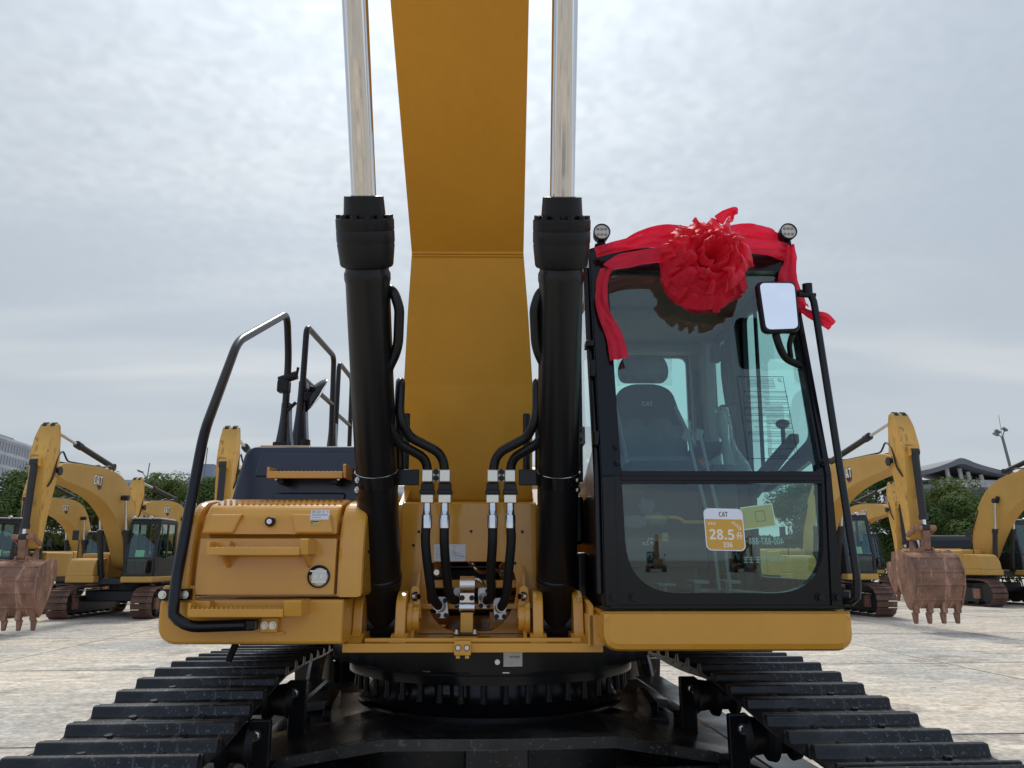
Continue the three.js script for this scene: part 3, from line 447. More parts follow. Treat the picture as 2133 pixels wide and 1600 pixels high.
{
  const low = UP('lower_box', [plate(roundPoly([[-1.34, 1.427, 0.02], [-1.34, 1.25, 0.12], [-0.587, 1.25, 0.006], [-0.587, 1.427, 0.006]], 8), 0.95, 1.352, 0.012), plate(roundPoly([[-1.33, 1.42, 0.02], [-1.33, 1.26, 0.12], [-1.28, 1.26, 0.006], [-1.28, 1.42, 0.006]], 8), 0.1, 0.96, 0)], M.yellow);
  stepTread(low, -1.165, -0.795, 1.391, 1.352, 1.49, { end: 0.07, tab: 0.05 });
  const br = mesh(low, 'rail_bracket', box(-0.915, -0.843, 1.298, 1.358, 1.352, 1.385, 0.006), M.yellow);
  for (const x of [-0.896, -0.862]) mesh(br, 'bolt', bolt([x, 1.327, 1.385], 0.0105), M.zinc);
  mesh(low, 'bracket_foot', box(-0.925, -0.82, 1.294, 1.300, 1.352, 1.372), M.yellow);
  const bb = mesh(low, 'rail_clamp', [box(-1.325, -1.21, 1.424, 1.47, 1.34, 1.395, 0.005)], M.black);
  for (const x of [-1.312, -1.223]) mesh(bb, 'bolt', bolt([x, 1.447, 1.395], 0.011), M.zinc);
  mesh(low, 'clamp_tab', plate(roundPoly([[-1.335, 1.40, 0.01], [-1.335, 1.482, 0.012], [-1.2, 1.482, 0.012], [-1.2, 1.40, 0.01]]), 1.325, 1.342, 0.003), M.yellow);
  mesh(low, 'drain_hose', rod(V(-1.09, 1.25, 1.1), V(-1.115, 1.16, 1.13), 0.015, 14), M.rubber);

  const prof = (o = 0) => roundPoly([[1.348 + o, 1.436], [1.344 + o, 1.62, 0.06], [1.315 + o, 1.745 + o * 0.5, 0.08], [1.235 + o * 0.7, 1.822 + o, 0.06], [1.08, 1.846 + o, 0.05], [0.32, 1.846 + o], [0.32, 1.436]], 5);
  const tb = UP('tool_box', prism(prof(-0.05), -1.25, -0.53), M.yellow);
  for (const [a, b] of [[-1.270, -1.226], [-0.622, -0.515]]) mesh(tb, 'box_cheek', prism(prof(0.006), a, b, 0.018), M.yellow);
  mesh(tb, 'door', prism([[1.352, 1.446], [1.348, 1.60], [1.340, 1.672], [1.18, 1.672], [1.18, 1.446]], -1.203, -0.63, 0.006), M.yellow);
  const lid = mesh(tb, 'lid', [prism(roundPoly([[1.350, 1.690], [1.334, 1.748, 0.04], [1.272, 1.815, 0.03], [1.10, 1.856, 0.05], [0.5, 1.858], [0.5, 1.690]], 4), -1.196, -0.632, 0.010)], M.yellow);
  const bulge = (pts, z0, z1) => { const g = flat(plate(pts, z0, z1, 0.009)); const p = g.attributes.position; for (let i = 0; i < p.count; i++) p.setZ(i, p.getZ(i) - (p.getY(i) - 1.694) * 0.32); g.computeVertexNormals(); return g; };
  for (const pts of [[[-1.06, 1.694], [-1.190, 1.694], [-1.162, 1.772], [-1.035, 1.772]], [[-0.64, 1.694], [-0.80, 1.694], [-0.825, 1.772], [-0.662, 1.772]]]) mesh(lid, 'lid_rib', bulge(pts, 1.336, 1.368), M.yellow);
  const btn = []; for (let k = 0; k < 3; k++) for (let i = 0; i < 21; i++) { const t = 0.12 + k * 0.2, z = mix(1.272, 1.10, t) + 0.0, y = mix(1.815, 1.856, t) + 0.001; btn.push(new THREE.CylinderGeometry(0.0035, 0.0068, 0.007, 9).rotateX(0.23).translate(-1.165 + (i + (k % 2) * 0.5) * 0.025, y + 0.003, z)); }
  mesh(lid, 'tread_buttons', btn, M.yellow).userData.kind = 'stuff';
  mesh(lid, 'lock_ring', turned(V(-0.913, 1.742, 1.32), V(-0.913, 1.742, 1.362), [[0, 0.02], [0.034, 0.02], [0.038, 0.017], [0.038, 0.011], [0.03, 0.011]], 24), M.blackCast);
  mesh(lid, 'lock_cap', rod(V(-0.913, 1.742, 1.33), V(-0.913, 1.742, 1.359), 0.011, 18), M.white);
  const st1 = canvasTex(256, 150, (c, w, h) => { c.fillStyle = '#d9dadb'; c.fillRect(0, 0, w, h); c.strokeStyle = '#4b4f55'; c.lineWidth = 5; c.strokeRect(16, 14, 40, 26); c.beginPath(); c.moveTo(26, 30); c.lineTo(40, 18); c.lineTo(52, 34); c.stroke(); c.strokeRect(84, 14, 44, 26); c.beginPath(); c.moveTo(106, 14); c.lineTo(106, 40); c.moveTo(160, 14); c.lineTo(186, 40); c.moveTo(160, 40); c.lineTo(186, 14); c.moveTo(228, 14); c.lineTo(228, 40); c.moveTo(216, 27); c.lineTo(240, 27); c.stroke(); c.fillStyle = '#44484e'; for (let i = 0; i < 13; i++) { c.fillRect(18 + i * 17, 62, 12, 5); c.fillRect(18 + i * 17, 72, 4, 10); c.fillRect(25 + i * 17, 72, 5, 10); c.fillRect(18 + i * 17, 84, 12, 3); } for (let i = 0; i < 9; i++) c.fillRect(20 + i * 15, 108, 10, 10); });
  mesh(lid, 'white_sticker', sheet([-0.706, 1.770, 1.3445], 0.078, 0.044, [1, 0, 0], [0, 1, -0.40]), decal(st1), true);
  const st2 = canvasTex(128, 64, (c, w, h) => { c.fillStyle = '#e0c384'; c.fillRect(0, 0, w, h); c.fillStyle = '#5a4826'; c.fillRect(8, 8, 112, 22); c.fillStyle = '#7e693c'; c.fillRect(8, 38, 46, 18); for (const y of [38, 46, 54]) c.fillRect(62, y, 56, 4); });
  mesh(lid, 'yellow_sticker', sheet([-0.724, 1.738, 1.3570], 0.04, 0.02, [1, 0, 0], [0, 1, -0.33]), decal(st2), true);
  const hatch = mesh(tb, 'latch_ring', turned(V(-0.695, 1.518, 1.344), V(-0.695, 1.518, 1.362), [[0, 0.046], [0.016, 0.046], [0.017, 0.042], [0.006, 0.040], [0.006, 0.001]], 32), M.blackCast);
  mesh(hatch, 'latch_plate', [plate(roundPoly([[-0.722, 1.496, 0.008], [-0.66, 1.496, 0.008], [-0.66, 1.540, 0.008], [-0.722, 1.540, 0.008]]), 1.351, 1.358, 0.002), rod(V(-0.691, 1.518, 1.350), V(-0.691, 1.518, 1.354), 0.034, 24)], M.whitePlate);
  mesh(hatch, 'latch_strip', [box(-0.73, -0.662, 1.537, 1.543, 1.358, 1.362), box(-0.722, -0.662, 1.493, 1.499, 1.358, 1.362)], M.zinc);
  for (const x of [-0.706, -0.680]) mesh(hatch, 'bolt', bolt([x, 1.518, 1.358], 0.006), M.zinc);
  stepTread(tb, -1.115, -0.748, 1.628, 1.335, 1.48, { end: 0.034, legs: true, tab: 0.055 });
  for (const [y, z] of [[1.70, 1.2], [1.62, 1.24], [1.76, 1.12]]) mesh(tb, 'bolt', bolt([-0.515, y, z], 0.006, [1, 0, 0]), M.blackCast);

  // dark hood box above, with the top step
  const outl = roundPoly([[-1.245, 1.84], [-1.185, 2.125, 0.06], [-0.62, 2.128], [-0.60, 1.84]], 6);
  const nb = UP('hood_box', [plate(outl, 0.15, 0.905, 0.02), plate(roundPoly([[-1.135, 1.975, 0.02], [-1.105, 2.10, 0.02], [-0.63, 2.10, 0.01], [-0.63, 1.975, 0.01]], 3), 0.89, 0.913, 0.008), plate(roundPoly([[-1.05, 1.90, 0.03], [-0.68, 1.90, 0.03], [-0.70, 1.845], [-1.02, 1.845]], 3), 0.89, 0.915, 0.008)], M.navy);
  const ts = stepTread(nb, -1.018, -0.675, 1.978, 0.915, 1.075, { end: 0.016, tab: 0.0 });
  mesh(ts, 'step_arm', [box(-0.98, -0.955, 1.93, 1.974, 0.9, 1.04, 0.003), box(-0.73, -0.705, 1.93, 1.974, 0.9, 1.04, 0.003)], M.blackCast);
  for (const x of [-0.99, -0.70]) mesh(ts, 'bolt', bolt([x, 1.955, 1.04], 0.006), M.steel);
  mesh(nb, 'deck_plank', [box(-1.15, -0.9, 2.128, 2.145, 0.25, 0.80, 0.004), box(-0.9, -0.6, 2.124, 2.139, 0.05, 0.78, 0.004)], M.yellow);
  const hood = UP('engine_hood', [plate(roundPoly([[-1.33, 1.30], [-1.33, 2.02, 0.06], [-1.2, 2.16, 0.1], [0.35, 2.16, 0.06], [0.35, 1.30]], 4), -2.55, -0.62, 0.01), plate(roundPoly([[-1.3, 1.30], [-1.3, 2.1, 0.08], [-0.62, 2.15], [-0.62, 1.30]], 4), -0.62, 0.14, 0.01)], M.yellow);
  mesh(hood, 'counterweight', slab(roundPoly([[-1.38, -2.56], [-1.38, -3.0, 0.3], [-0.7, -3.4, 0.5], [0.8, -3.4, 0.5], [1.42, -3.0, 0.3], [1.42, -2.56]], 8), 1.25, 2.2, 0.05), M.yellow);
  mesh(hood, 'side_wing', box(0.45, 1.40, 1.3, 2.0, -2.55, -0.45, 0.03), M.yellow);
  mesh(hood, 'hood_plate', [box(-0.95, -0.55, 2.16, 2.32, -1.75, -1.7, 0.006), box(-1.25, -1.0, 2.15, 2.18, -0.5, -0.1)], M.yellow);
  mesh(hood, 'bolt', bolt([-0.86, 2.25, -1.7], 0.018), M.steel);
  mesh(hood, 'fuel_neck', rod(V(-1.19, 2.12, -0.2), V(-1.19, 2.26, -0.2), 0.045, 24), M.yellow);
  mesh(hood, 'fuel_cap', turned(V(-1.19, 2.26, -0.2), V(-1.19, 2.33, -0.2), [[0, 0.055], [0.015, 0.058], [0.02, 0.04], [0.065, 0.038], [0.07, 0.001]], 24), M.blackCast);
  // rails
  const railA = UP('hand_rail', pipe([[-0.955, 1.332, 1.43], [-1.18, 1.325, 1.43], [-1.248, 1.365, 1.43], [-1.252, 1.50, 1.42], [-1.27, 2.14, 1.224], [-1.31, 2.69, 0.782], [-1.31, 3.115, -0.055], [-1.312, 2.85, -0.16], [-1.312, 2.2, -0.17]], 0.0225, 0.09, 16, 0.02), M.blackGloss);
  mesh(railA, 'flat_end', box(-0.975, -0.918, 1.310, 1.354, 1.385, 1.44, 0.008), M.black);
  const railB = UP('hand_rail', [pipe([[-1.285, 2.15, -0.42], [-1.282, 3.15, -0.44], [-1.28, 3.165, -1.30], [-1.28, 2.15, -1.38]], 0.021, 0.07, 14), pipe([[-1.282, 2.78, -0.44], [-1.28, 2.78, -1.35]], 0.018)], M.blackGloss);
  const railC = UP('hand_rail', [pipe([[-1.28, 2.1, -1.5], [-1.28, 3.165, -1.5], [-1.28, 3.16, -2.05], [-1.28, 2.1, -2.10]], 0.019, 0.07, 14), pipe([[-1.28, 2.74, -1.5], [-1.28, 2.74, -2.08]], 0.016), pipe([[-1.28, 2.44, -2.09], [-1.1, 2.44, -2.09]], 0.02)], M.blackGloss);
  const boot = (x, z, h, w) => { const p = []; for (let i = 0; i <= 8; i++) { const t = i / 8; p.push([x - w * (0.30 + 0.70 * Math.pow(1 - t, 1.9)), 2.14 + h * t]); } for (let i = 8; i >= 0; i--) { const t = i / 8; p.push([x + w * (0.30 + 0.70 * Math.pow(1 - t, 1.9)), 2.14 + h * t]); } return plate(p, z - 0.05, z + 0.04, 0.012); };
  mesh(railA, 'post_boot', boot(-1.315, -0.20, 0.42, 0.085), M.navy);
  mesh(railB, 'post_boot', boot(-1.285, -0.46, 0.62, 0.085), M.navy); mesh(railB, 'post_boot', boot(-1.28, -1.4, 0.5, 0.09), M.navy);
  mesh(railA, 'post_bracket', [box(-1.36, -1.27, 2.145, 2.30, -0.15, -0.10, 0.008), box(-1.40, -1.34, 2.13, 2.155, -0.2, -0.08)], M.blackCast);
  mesh(railA, 'pipe_clamp', [rod(V(-1.36, 2.70, -0.16), V(-1.25, 2.735, -0.15), 0.028, 12), box(-1.365, -1.29, 2.62, 2.70, -0.19, -0.12, 0.012), rod(V(-1.25, 2.72, -0.14), V(-1.235, 2.78, -0.12), 0.009, 8)], M.blackCast);
  mesh(railA, 'boot_stay', rod(V(-1.30, 2.50, -0.15), V(-1.25, 2.56, -0.17), 0.012, 8), M.blackCast);
  // round convex mirror on the rail, seen edge-on from behind
  const mc = V(-1.205, 2.675, -0.50), mn = V(-0.72, 0.42, 0.30).normalize();
  const rm = mesh(railB, 'round_mirror', turned(mc.clone().addScaledVector(mn, 0.06), mc, [[0, 0.001], [0.01, 0.06], [0.03, 0.105], [0.055, 0.135], [0.066, 0.138]], 36), M.blackGloss);
  mesh(rm, 'mirror_glass', turned(mc.clone().addScaledVector(mn, -0.006), mc.clone().addScaledVector(mn, -0.1), [[0, 0.134], [0.008, 0.1], [0.016, 0.05], [0.019, 0.001]], 36), M.mirror);
  mesh(railB, 'mirror_clamp', [box(-1.265, -1.215, 2.62, 2.68, -0.47, -0.40, 0.008), rod(V(-1.25, 2.66, -0.42), V(-1.215, 2.72, -0.40), 0.011, 10)], M.blackCast);
}
// --- between boom and cab
{
  const vb = UP('valve_block', [box(0.46, 0.60, 2.21, 2.31, 0.30, 0.42, 0.008), box(0.50, 0.62, 2.14, 2.22, 0.32, 0.40, 0.01)], M.trim);
  for (const [x, y] of [[0.49, 2.235], [0.55, 2.235], [0.49, 2.285], [0.55, 2.285]]) mesh(vb, 'bolt', rod(V(x, y, 0.42), V(x, y, 0.432), 0.012, 12), M.blackCast);
  for (const [i, x] of [[0, 0.50], [1, 0.54], [2, 0.575]]) UP('sleeved_hose', softPipe([[x - 0.05, 2.02, 0.0], [x - 0.01, 2.11, 0.2], [x, 2.09, 0.32], [x + 0.005, 1.9, 0.36], [x + 0.005, 1.6, 0.36], [x - 0.02, 1.4, 0.3]], 0.019, 40, 12), M.boomYellow);
  UP('cab_side_plate', [prism(roundPoly([[0.2, 1.24], [1.3, 1.24], [1.3, 1.40], [0.2, 1.50]]), 0.425, 0.445, 0.003)], M.yellow);
  UP('hose_guard', [box(0.40, 0.46, 1.3, 1.62, 0.45, 1.0, 0.02), box(0.40, 0.47, 1.66, 1.9, 0.55, 0.75, 0.02)], M.black);
  const wl = canvasTex(96, 128, (c, w, h) => { c.fillStyle = '#cfd0cf'; c.fillRect(0, 0, w, h); c.fillStyle = '#23262a'; c.fillRect(20, 6, 34, 116); c.fillStyle = '#8d6a22'; c.fillRect(58, 30, 32, 60); c.fillStyle = '#555'; for (let i = 0; i < 8; i++) c.fillRect(4, 10 + i * 14, 12, 4); });
  mesh(ex, 'warning_label', sheet([0.4468, 1.335, 1.10], 0.10, 0.09, [0, 0, -1]), decal(wl, { side: THREE.DoubleSide }), true).rotation.y = PH;
}

// --- cab
const zc = y => 1.39 - Math.max(0, y - 1.93) * 0.2;
const lean = g => { g = flat(g); const p = g.attributes.position; for (let i = 0; i < p.count; i++) p.setZ(i, p.getZ(i) + zc(p.getY(i))); g.computeVertexNormals(); return g; };
{
  UP('cab_base', [plate(roundPoly([[0.458, 1.232, 0.085], [1.462, 1.232, 0.11], [1.462, 1.383, 0.01], [0.458, 1.383, 0.01]], 8), -0.3, 1.462, 0.03)], M.yellow);
  const side = [[1.36, 1.392], [1.36, 1.93], [1.145, 3.01], [1.05, 3.035], [-0.30, 3.02], [-0.37, 2.95], [-0.37, 1.392]];
  const winF = roundPoly([[0.40, 2.0, 0.03], [0.70, 1.975, 0.03], [1.275, 2.115, 0.05], [1.13, 2.84, 0.05], [0.46, 2.93, 0.05]], 4), winR = roundPoly([[-0.24, 2.1, 0.05], [0.22, 2.03, 0.05], [0.26, 2.92, 0.05], [-0.22, 2.90, 0.06]], 4), winL = roundPoly([[0.40, 1.50, 0.05], [1.27, 1.50, 0.12], [1.285, 2.02, 0.05], [0.72, 1.925, 0.03], [0.42, 1.94, 0.03]], 4);
  const cab = UP('cab', [
    lean(plate([[0.478, 1.388], [1.455, 1.388], [1.455, 1.9295], [0.478, 1.9295]], -0.045, 0.0, 0.0, [roundPoly([[0.566, 1.9, 0.0], [0.578, 1.452, 0.215], [1.385, 1.452, 0.215], [1.412, 1.9, 0]], 10)])),
    lean(plate([[0.478, 1.9305], [1.455, 1.9305], [1.445, 3.035], [0.472, 3.035]], -0.045, 0.0, 0.0, [roundPoly([[0.566, 1.95, 0.015], [1.415, 1.95, 0.015], [1.408, 2.93, 0.06], [0.560, 2.93, 0.06]], 5)])),
    prism(side, 1.420, 1.452, 0.004, [winF, winR, winL]), prism(side, 0.474, 0.506, 0.004, [winF, winR]),
    plate(roundPoly([[0.474, 1.392], [1.452, 1.392], [1.452, 2.98, 0.08], [0.474, 2.98, 0.08]]), -0.385, -0.35, 0.004, [roundPoly([[0.60, 2.12, 0.05], [1.285, 2.12, 0.05], [1.29, 2.91, 0.05], [0.60, 2.91, 0.05]])]),
    slab(roundPoly([[0.474, -0.37], [0.474, 1.17, 0.05], [1.448, 1.17, 0.05], [1.448, -0.37]]), 3.012, 3.06, 0.012),
    box(0.478, 1.45, 1.384, 1.42, -0.36, 1.34),
  ], M.black);
  // raised strips of the pillars
  for (const [g] of [[lean(plate([[0.482, 1.40], [0.535, 1.40], [0.532, 1.929], [0.482, 1.929]], 0.0, 0.014, 0.004))], [lean(plate([[0.482, 1.9305], [0.532, 1.9305], [0.526, 3.0], [0.480, 3.0]], 0.0, 0.014, 0.0))], [lean(plate([[1.405, 1.40], [1.452, 1.40], [1.452, 1.929], [1.428, 1.929]], 0.0, 0.012, 0.003))], [lean(plate([[1.430, 1.9305], [1.452, 1.9305], [1.444, 3.0], [1.422, 3.0]], 0.0, 0.012, 0.0))]]) mesh(cab, 'pillar_strip', g, M.black);
  mesh(cab, 'gutter', lean(plate([[0.5, 1.392], [1.44, 1.392], [1.44, 1.404], [0.5, 1.404]], 0.0, 0.02, 0.003)), M.blackCast);
  mesh(cab, 'window_bar', [lean(plate([[0.562, 1.912], [1.416, 1.912], [1.416, 1.929], [0.562, 1.929]], -0.02, 0.008, 0.0)), lean(plate([[0.562, 1.9305], [1.416, 1.9305], [1.416, 1.951], [0.562, 1.951]], -0.02, 0.006, 0.0))], M.blackCast);
  for (const [x, y] of [[0.515, 1.438], [0.598, 1.436], [1.362, 1.436], [1.428, 1.436], [0.55, 1.99], [1.425, 1.99], [0.549, 2.06]]) mesh(cab, 'bolt', bolt([x, y, zc(y) + (x < 0.53 || x > 1.41 ? 0.013 : 0)], y > 1.9 ? 0.010 : 0.013, [0, 0, 1], 0.02), M.blackCast);
  mesh(cab, 'front_glass', lean(plate(roundPoly([[0.562, 1.945], [1.418, 1.945], [1.412, 2.935, 0.05], [0.556, 2.935, 0.05]]), -0.024, -0.0235)), M.glass);
  mesh(cab, 'front_glass', lean(plate(roundPoly([[0.562, 1.914], [0.572, 1.445, 0.2], [1.39, 1.445, 0.2], [1.418, 1.914]], 6), -0.024, -0.0235)), M.glass);
  mesh(cab, 'side_glass', prism(winF, 1.434, 1.4345), M.glass); mesh(cab, 'side_glass', prism(winR, 1.434, 1.4345), M.glass); mesh(cab, 'side_glass', prism(winL, 1.434, 1.4345), M.glass);
  mesh(cab, 'side_glass', prism(winF, 0.490, 0.4905), M.glass); mesh(cab, 'side_glass', prism(winR, 0.490, 0.4905), M.glass);
  mesh(cab, 'rear_glass', plate([[0.59, 2.11], [1.295, 2.11], [1.30, 2.92], [0.59, 2.92]], -0.368, -0.3675), M.glass);
  mesh(cab, 'sash_bar', pipe([[1.415, 1.99, 0.66], [1.412, 2.92, 0.72]], 0.011), M.black);
  mesh(cab, 'edge_tube', pipe([[0.466, 1.45, 1.36], [0.466, 1.93, 1.36], [0.462, 2.6, 1.22], [0.464, 2.95, 1.15]], 0.016), M.blackGloss);
  mesh(cab, 'door_catch', [box(0.44, 0.48, 2.53, 2.56, 1.20, 1.28, 0.006), box(0.452, 0.482, 2.06, 2.13, 1.30, 1.37, 0.012), box(0.45, 0.48, 2.38, 2.46, 1.24, 1.31, 0.008)], M.blackCast);
  mesh(cab, 'headliner', [box(0.506, 1.42, 2.975, 3.005, -0.34, 1.0, 0.01), box(0.55, 1.40, 2.93, 2.98, 0.9, 1.12, 0.02)], M.headliner);
  mesh(cab, 'roof_vent', box(0.66, 0.92, 2.952, 2.976, 0.35, 0.52, 0.008), M.trimDark);
  mesh(cab, 'rear_trim', [box(1.30, 1.41, 2.10, 2.98, -0.345, -0.27, 0.03), box(0.51, 1.41, 2.915, 2.98, -0.345, -0.20, 0.03), box(0.51, 0.60, 2.1, 2.95, -0.345, -0.27, 0.03), prism(roundPoly([[-0.30, 1.5], [0.05, 1.5], [-0.06, 2.1, 0.1], [-0.12, 2.5, 0.1], [-0.08, 2.97, 0.05], [-0.30, 2.97]]), 1.345, 1.412, 0.01)], M.trim);
  mesh(cab, 'seat_belt', [box(1.30, 1.335, 2.56, 2.80, -0.26, -0.24, 0.006), box(1.305, 1.35, 2.2, 2.56, -0.24, -0.22, 0.006)], M.trimDark);
  mesh(cab, 'door_post', [prism([[0.27, 1.42], [0.39, 1.42], [0.42, 2.95], [0.29, 2.95]], 1.36, 1.419, 0.006), softPipe([[1.345, 2.80, 0.34], [1.325, 2.62, 0.38], [1.335, 2.42, 0.40], [1.36, 2.35, 0.36]], 0.018, 30), box(1.27, 1.32, 2.70, 2.80, 0.30, 0.37, 0.01), box(1.26, 1.34, 2.32, 2.42, 0.42, 0.50, 0.01)], M.trimDark);
  mesh(cab, 'lower_trim', [box(0.51, 1.415, 1.42, 2.06, -0.34, -0.25, 0.02), box(0.508, 0.54, 1.42, 1.96, -0.2, 1.30, 0.01)], M.trimDark);
  // seat and controls
  const bs = (x, w0, w1, y0, y1, z0, z1, zt) => { const g = flat(box(x - 0.5, x + 0.5, y0, y1, z0, z1, 0.05)); const p = g.attributes.position; for (let i = 0; i < p.count; i++) { const t = (p.getY(i) - y0) / (y1 - y0), k = mix(w0, w1, t); p.setX(i, x + (p.getX(i) - x) * k * 2); p.setZ(i, p.getZ(i) + zt * t); } g.computeVertexNormals(); return g; };
  const seat = UP('seat', [plate(roundPoly([[0.665, 2.05, 0.06], [1.135, 2.05, 0.06], [1.14, 2.30, 0.1], [1.06, 2.56, 0.12], [0.98, 2.60, 0.05], [0.82, 2.60, 0.05], [0.74, 2.56, 0.12], [0.66, 2.30, 0.1]], 6), 0.10, 0.24, 0.035), plate(roundPoly([[0.69, 1.95, 0.05], [1.11, 1.95, 0.05], [1.11, 2.09, 0.06], [0.69, 2.09, 0.06]], 5), 0.15, 0.68, 0.03), box(0.72, 1.08, 1.42, 1.95, 0.12, 0.55, 0.03), plate(roundPoly([[0.68, 1.55, 0.03], [1.12, 1.55, 0.03], [1.10, 1.94, 0.03], [0.70, 1.94, 0.03]]), 0.52, 0.60, 0.02)], M.seatCloth);
  mesh(seat, 'headrest', plate(roundPoly([[0.765, 2.62, 0.06], [1.04, 2.62, 0.06], [1.055, 2.70, 0.06], [1.02, 2.785, 0.06], [0.785, 2.785, 0.06], [0.75, 2.70, 0.06]], 6), 0.10, 0.22, 0.035), M.seatCloth);
  const logo = canvasTex(256, 128, (c, w, h) => { c.clearRect(0, 0, w, h); c.fillStyle = '#8f9496'; c.font = 'bold 108px sans-serif'; c.textAlign = 'center'; c.textBaseline = 'middle'; c.fillText('CAT', w / 2, h / 2 + 4, 240); });
  mesh(seat, 'stitched_logo', sheet([0.905, 2.475, 0.2415], 0.085, 0.042), decal(logo, { transparent: true, alphaTest: 0.4 }), true);
  // loose clear film drawn over the seat
  const film = (cx, cy, cz, w, h, amp, seed) => { const g = new THREE.PlaneGeometry(w, h, 26, 26), p = g.attributes.position; for (let i = 0; i < p.count; i++) { const x = p.getX(i), y = p.getY(i), e = Math.pow(Math.abs(2 * x / w), 3) + Math.pow(Math.abs(2 * y / h), 3); p.setXYZ(i, cx + x + (vnoise(y * 22 + 5, seed, 64, 3) - 0.5) * 0.02, cy + y, cz - e * 0.05 + (fbm((x * 0.8 + y * 0.35) * 26 + 9, (y - x * 0.2) * 7 + seed, 256, 3, seed) - 0.5) * amp); } g.computeVertexNormals(); return g; };
  mesh(seat, 'plastic_film', [film(0.905, 2.20, 0.285, 0.54, 0.38, 0.11, 3), film(0.90, 2.70, 0.255, 0.33, 0.20, 0.06, 8), film(0.90, 2.09, 0.55, 0.50, 0.09, 0.06, 12)], M.film);
  mesh(seat, 'belt_buckle', [rod(V(1.10, 2.06, 0.55), V(1.15, 2.12, 0.50), 0.018, 12)], M.orange);
  mesh(seat, 'armrest', [box(1.11, 1.24, 2.13, 2.20, 0.15, 0.62, 0.03), box(1.12, 1.25, 1.70, 2.06, 0.05, 0.75, 0.02), box(0.56, 0.68, 2.28, 2.34, 0.1, 0.5, 0.025), box(0.56, 0.66, 1.7, 2.05, 0.05, 0.7, 0.02)], M.trimDark);
  mesh(seat, 'seat_side', [pipe([[0.71, 2.48, 0.27], [0.75, 2.10, 0.42]], 0.012), pipe([[1.06, 2.45, 0.27], [1.16, 2.16, 0.35]], 0.012)], M.trim);
  const js = UP('joystick', [rod(V(1.245, 2.02, 0.66), V(1.215, 2.22, 0.68), 0.03, 16, 0.02), turned(V(1.215, 2.20, 0.68), V(1.20, 2.34, 0.70), [[0, 0.018], [0.02, 0.026], [0.08, 0.03], [0.13, 0.026], [0.145, 0.012], [0.147, 0.001]], 20)], M.trim);
  mesh(js, 'plastic_film', turned(V(1.255, 2.0, 0.68), V(1.205, 2.36, 0.70), [[0, 0.10], [0.06, 0.085], [0.14, 0.045], [0.20, 0.032], [0.28, 0.036], [0.36, 0.034], [0.37, 0.01]], 18), M.film);
  UP('travel_lever', [pipe([[0.955, 2.17, 0.98], [0.985, 1.97, 1.0], [1.02, 1.70, 1.08], [1.03, 1.45, 1.1]], 0.008), rod(V(0.94, 2.15, 0.97), V(0.955, 2.20, 0.98), 0.02, 12), pipe([[1.015, 2.17, 0.98], [1.042, 1.97, 1.0], [1.07, 1.70, 1.08], [1.08, 1.45, 1.1]], 0.008), rod(V(1.0, 2.15, 0.97), V(1.015, 2.20, 0.98), 0.02, 12)], M.trim);
  UP('foot_pedal', [box(0.76, 0.84, 1.47, 1.482, 0.95, 1.10, 0.004), box(0.92, 0.99, 1.48, 1.495, 0.9, 1.10, 0.004), box(1.06, 1.13, 1.48, 1.495, 0.9, 1.10, 0.004), box(0.94, 0.97, 1.43, 1.48, 0.98, 1.02), box(1.08, 1.11, 1.43, 1.48, 0.98, 1.02), box(0.79, 0.81, 1.43, 1.47, 1.0, 1.04)], M.trim);
  UP('side_console', [prism(roundPoly([[0.6, 1.90], [1.22, 2.10], [1.22, 2.145, 0.02], [0.6, 2.0, 0.02]]), 1.36, 1.40, 0.006), rod(V(1.37, 2.10, 1.10), V(1.372, 2.20, 1.10), 0.010, 10), new THREE.SphereGeometry(0.032, 14, 10).scale(1, 0.7, 1).translate(1.372, 2.205, 1.10)], M.trimDark);
  UP('grab_bar', [pipe([[0.80, 1.80, 0.62], [0.97, 1.80, 0.62], [1.0, 1.775, 0.62], [1.12, 1.775, 0.62]], 0.010)], M.boomYellow);
  UP('wrapped_knob', [new THREE.SphereGeometry(0.045, 14, 10).translate(0.80, 1.86, 0.66), new THREE.SphereGeometry(0.05, 14, 10).scale(1.5, 0.8, 0.8).translate(0.86, 1.79, 0.66), new THREE.SphereGeometry(0.05, 14, 10).scale(1.5, 0.75, 0.8).translate(0.73, 1.775, 0.66)].map(g => { const p = g.attributes.position; for (let i = 0; i < p.count; i++) { const k = 1 + (fbm(p.getX(i) * 70, p.getY(i) * 70 + p.getZ(i) * 40, 512, 3, 5) - 0.5) * 0.7; p.setX(i, (p.getX(i) - 0.8) * k * 0.85 + 0.8); p.setY(i, (p.getY(i) - 1.8) * k * 0.85 + 1.8); } g.computeVertexNormals(); return g; }), M.film);
  UP('floor_mat', box(0.54, 1.41, 1.421, 1.428, 0.0, 1.3), M.trimDark);
  // prints on the panes
  const numTex = canvasTex(512, 540, (c, w, h) => {
    c.clearRect(0, 0, w, h); const rr = (x, y, a, b, r) => { c.beginPath(); c.moveTo(x + r, y); c.arcTo(x + a, y, x + a, y + b, r); c.arcTo(x + a, y + b, x, y + b, r); c.arcTo(x, y + b, x, y, r); c.arcTo(x, y, x + a, y, r); c.closePath(); };
    c.fillStyle = '#eceef2'; rr(4, 4, 504, 532, 72); c.fill(); c.save(); rr(16, 16, 480, 508, 62); c.clip(); c.fillStyle = '#d9a441'; c.fillRect(0, 140, 512, 400); c.restore();
    c.fillStyle = '#15171c'; c.font = 'bold 86px sans-serif'; c.textAlign = 'center'; c.fillText('CAT', 256, 108, 118); c.fillStyle = '#d9a441'; c.beginPath(); c.moveTo(226, 108); c.lineTo(286, 108); c.lineTo(256, 84); c.closePath(); c.fill();
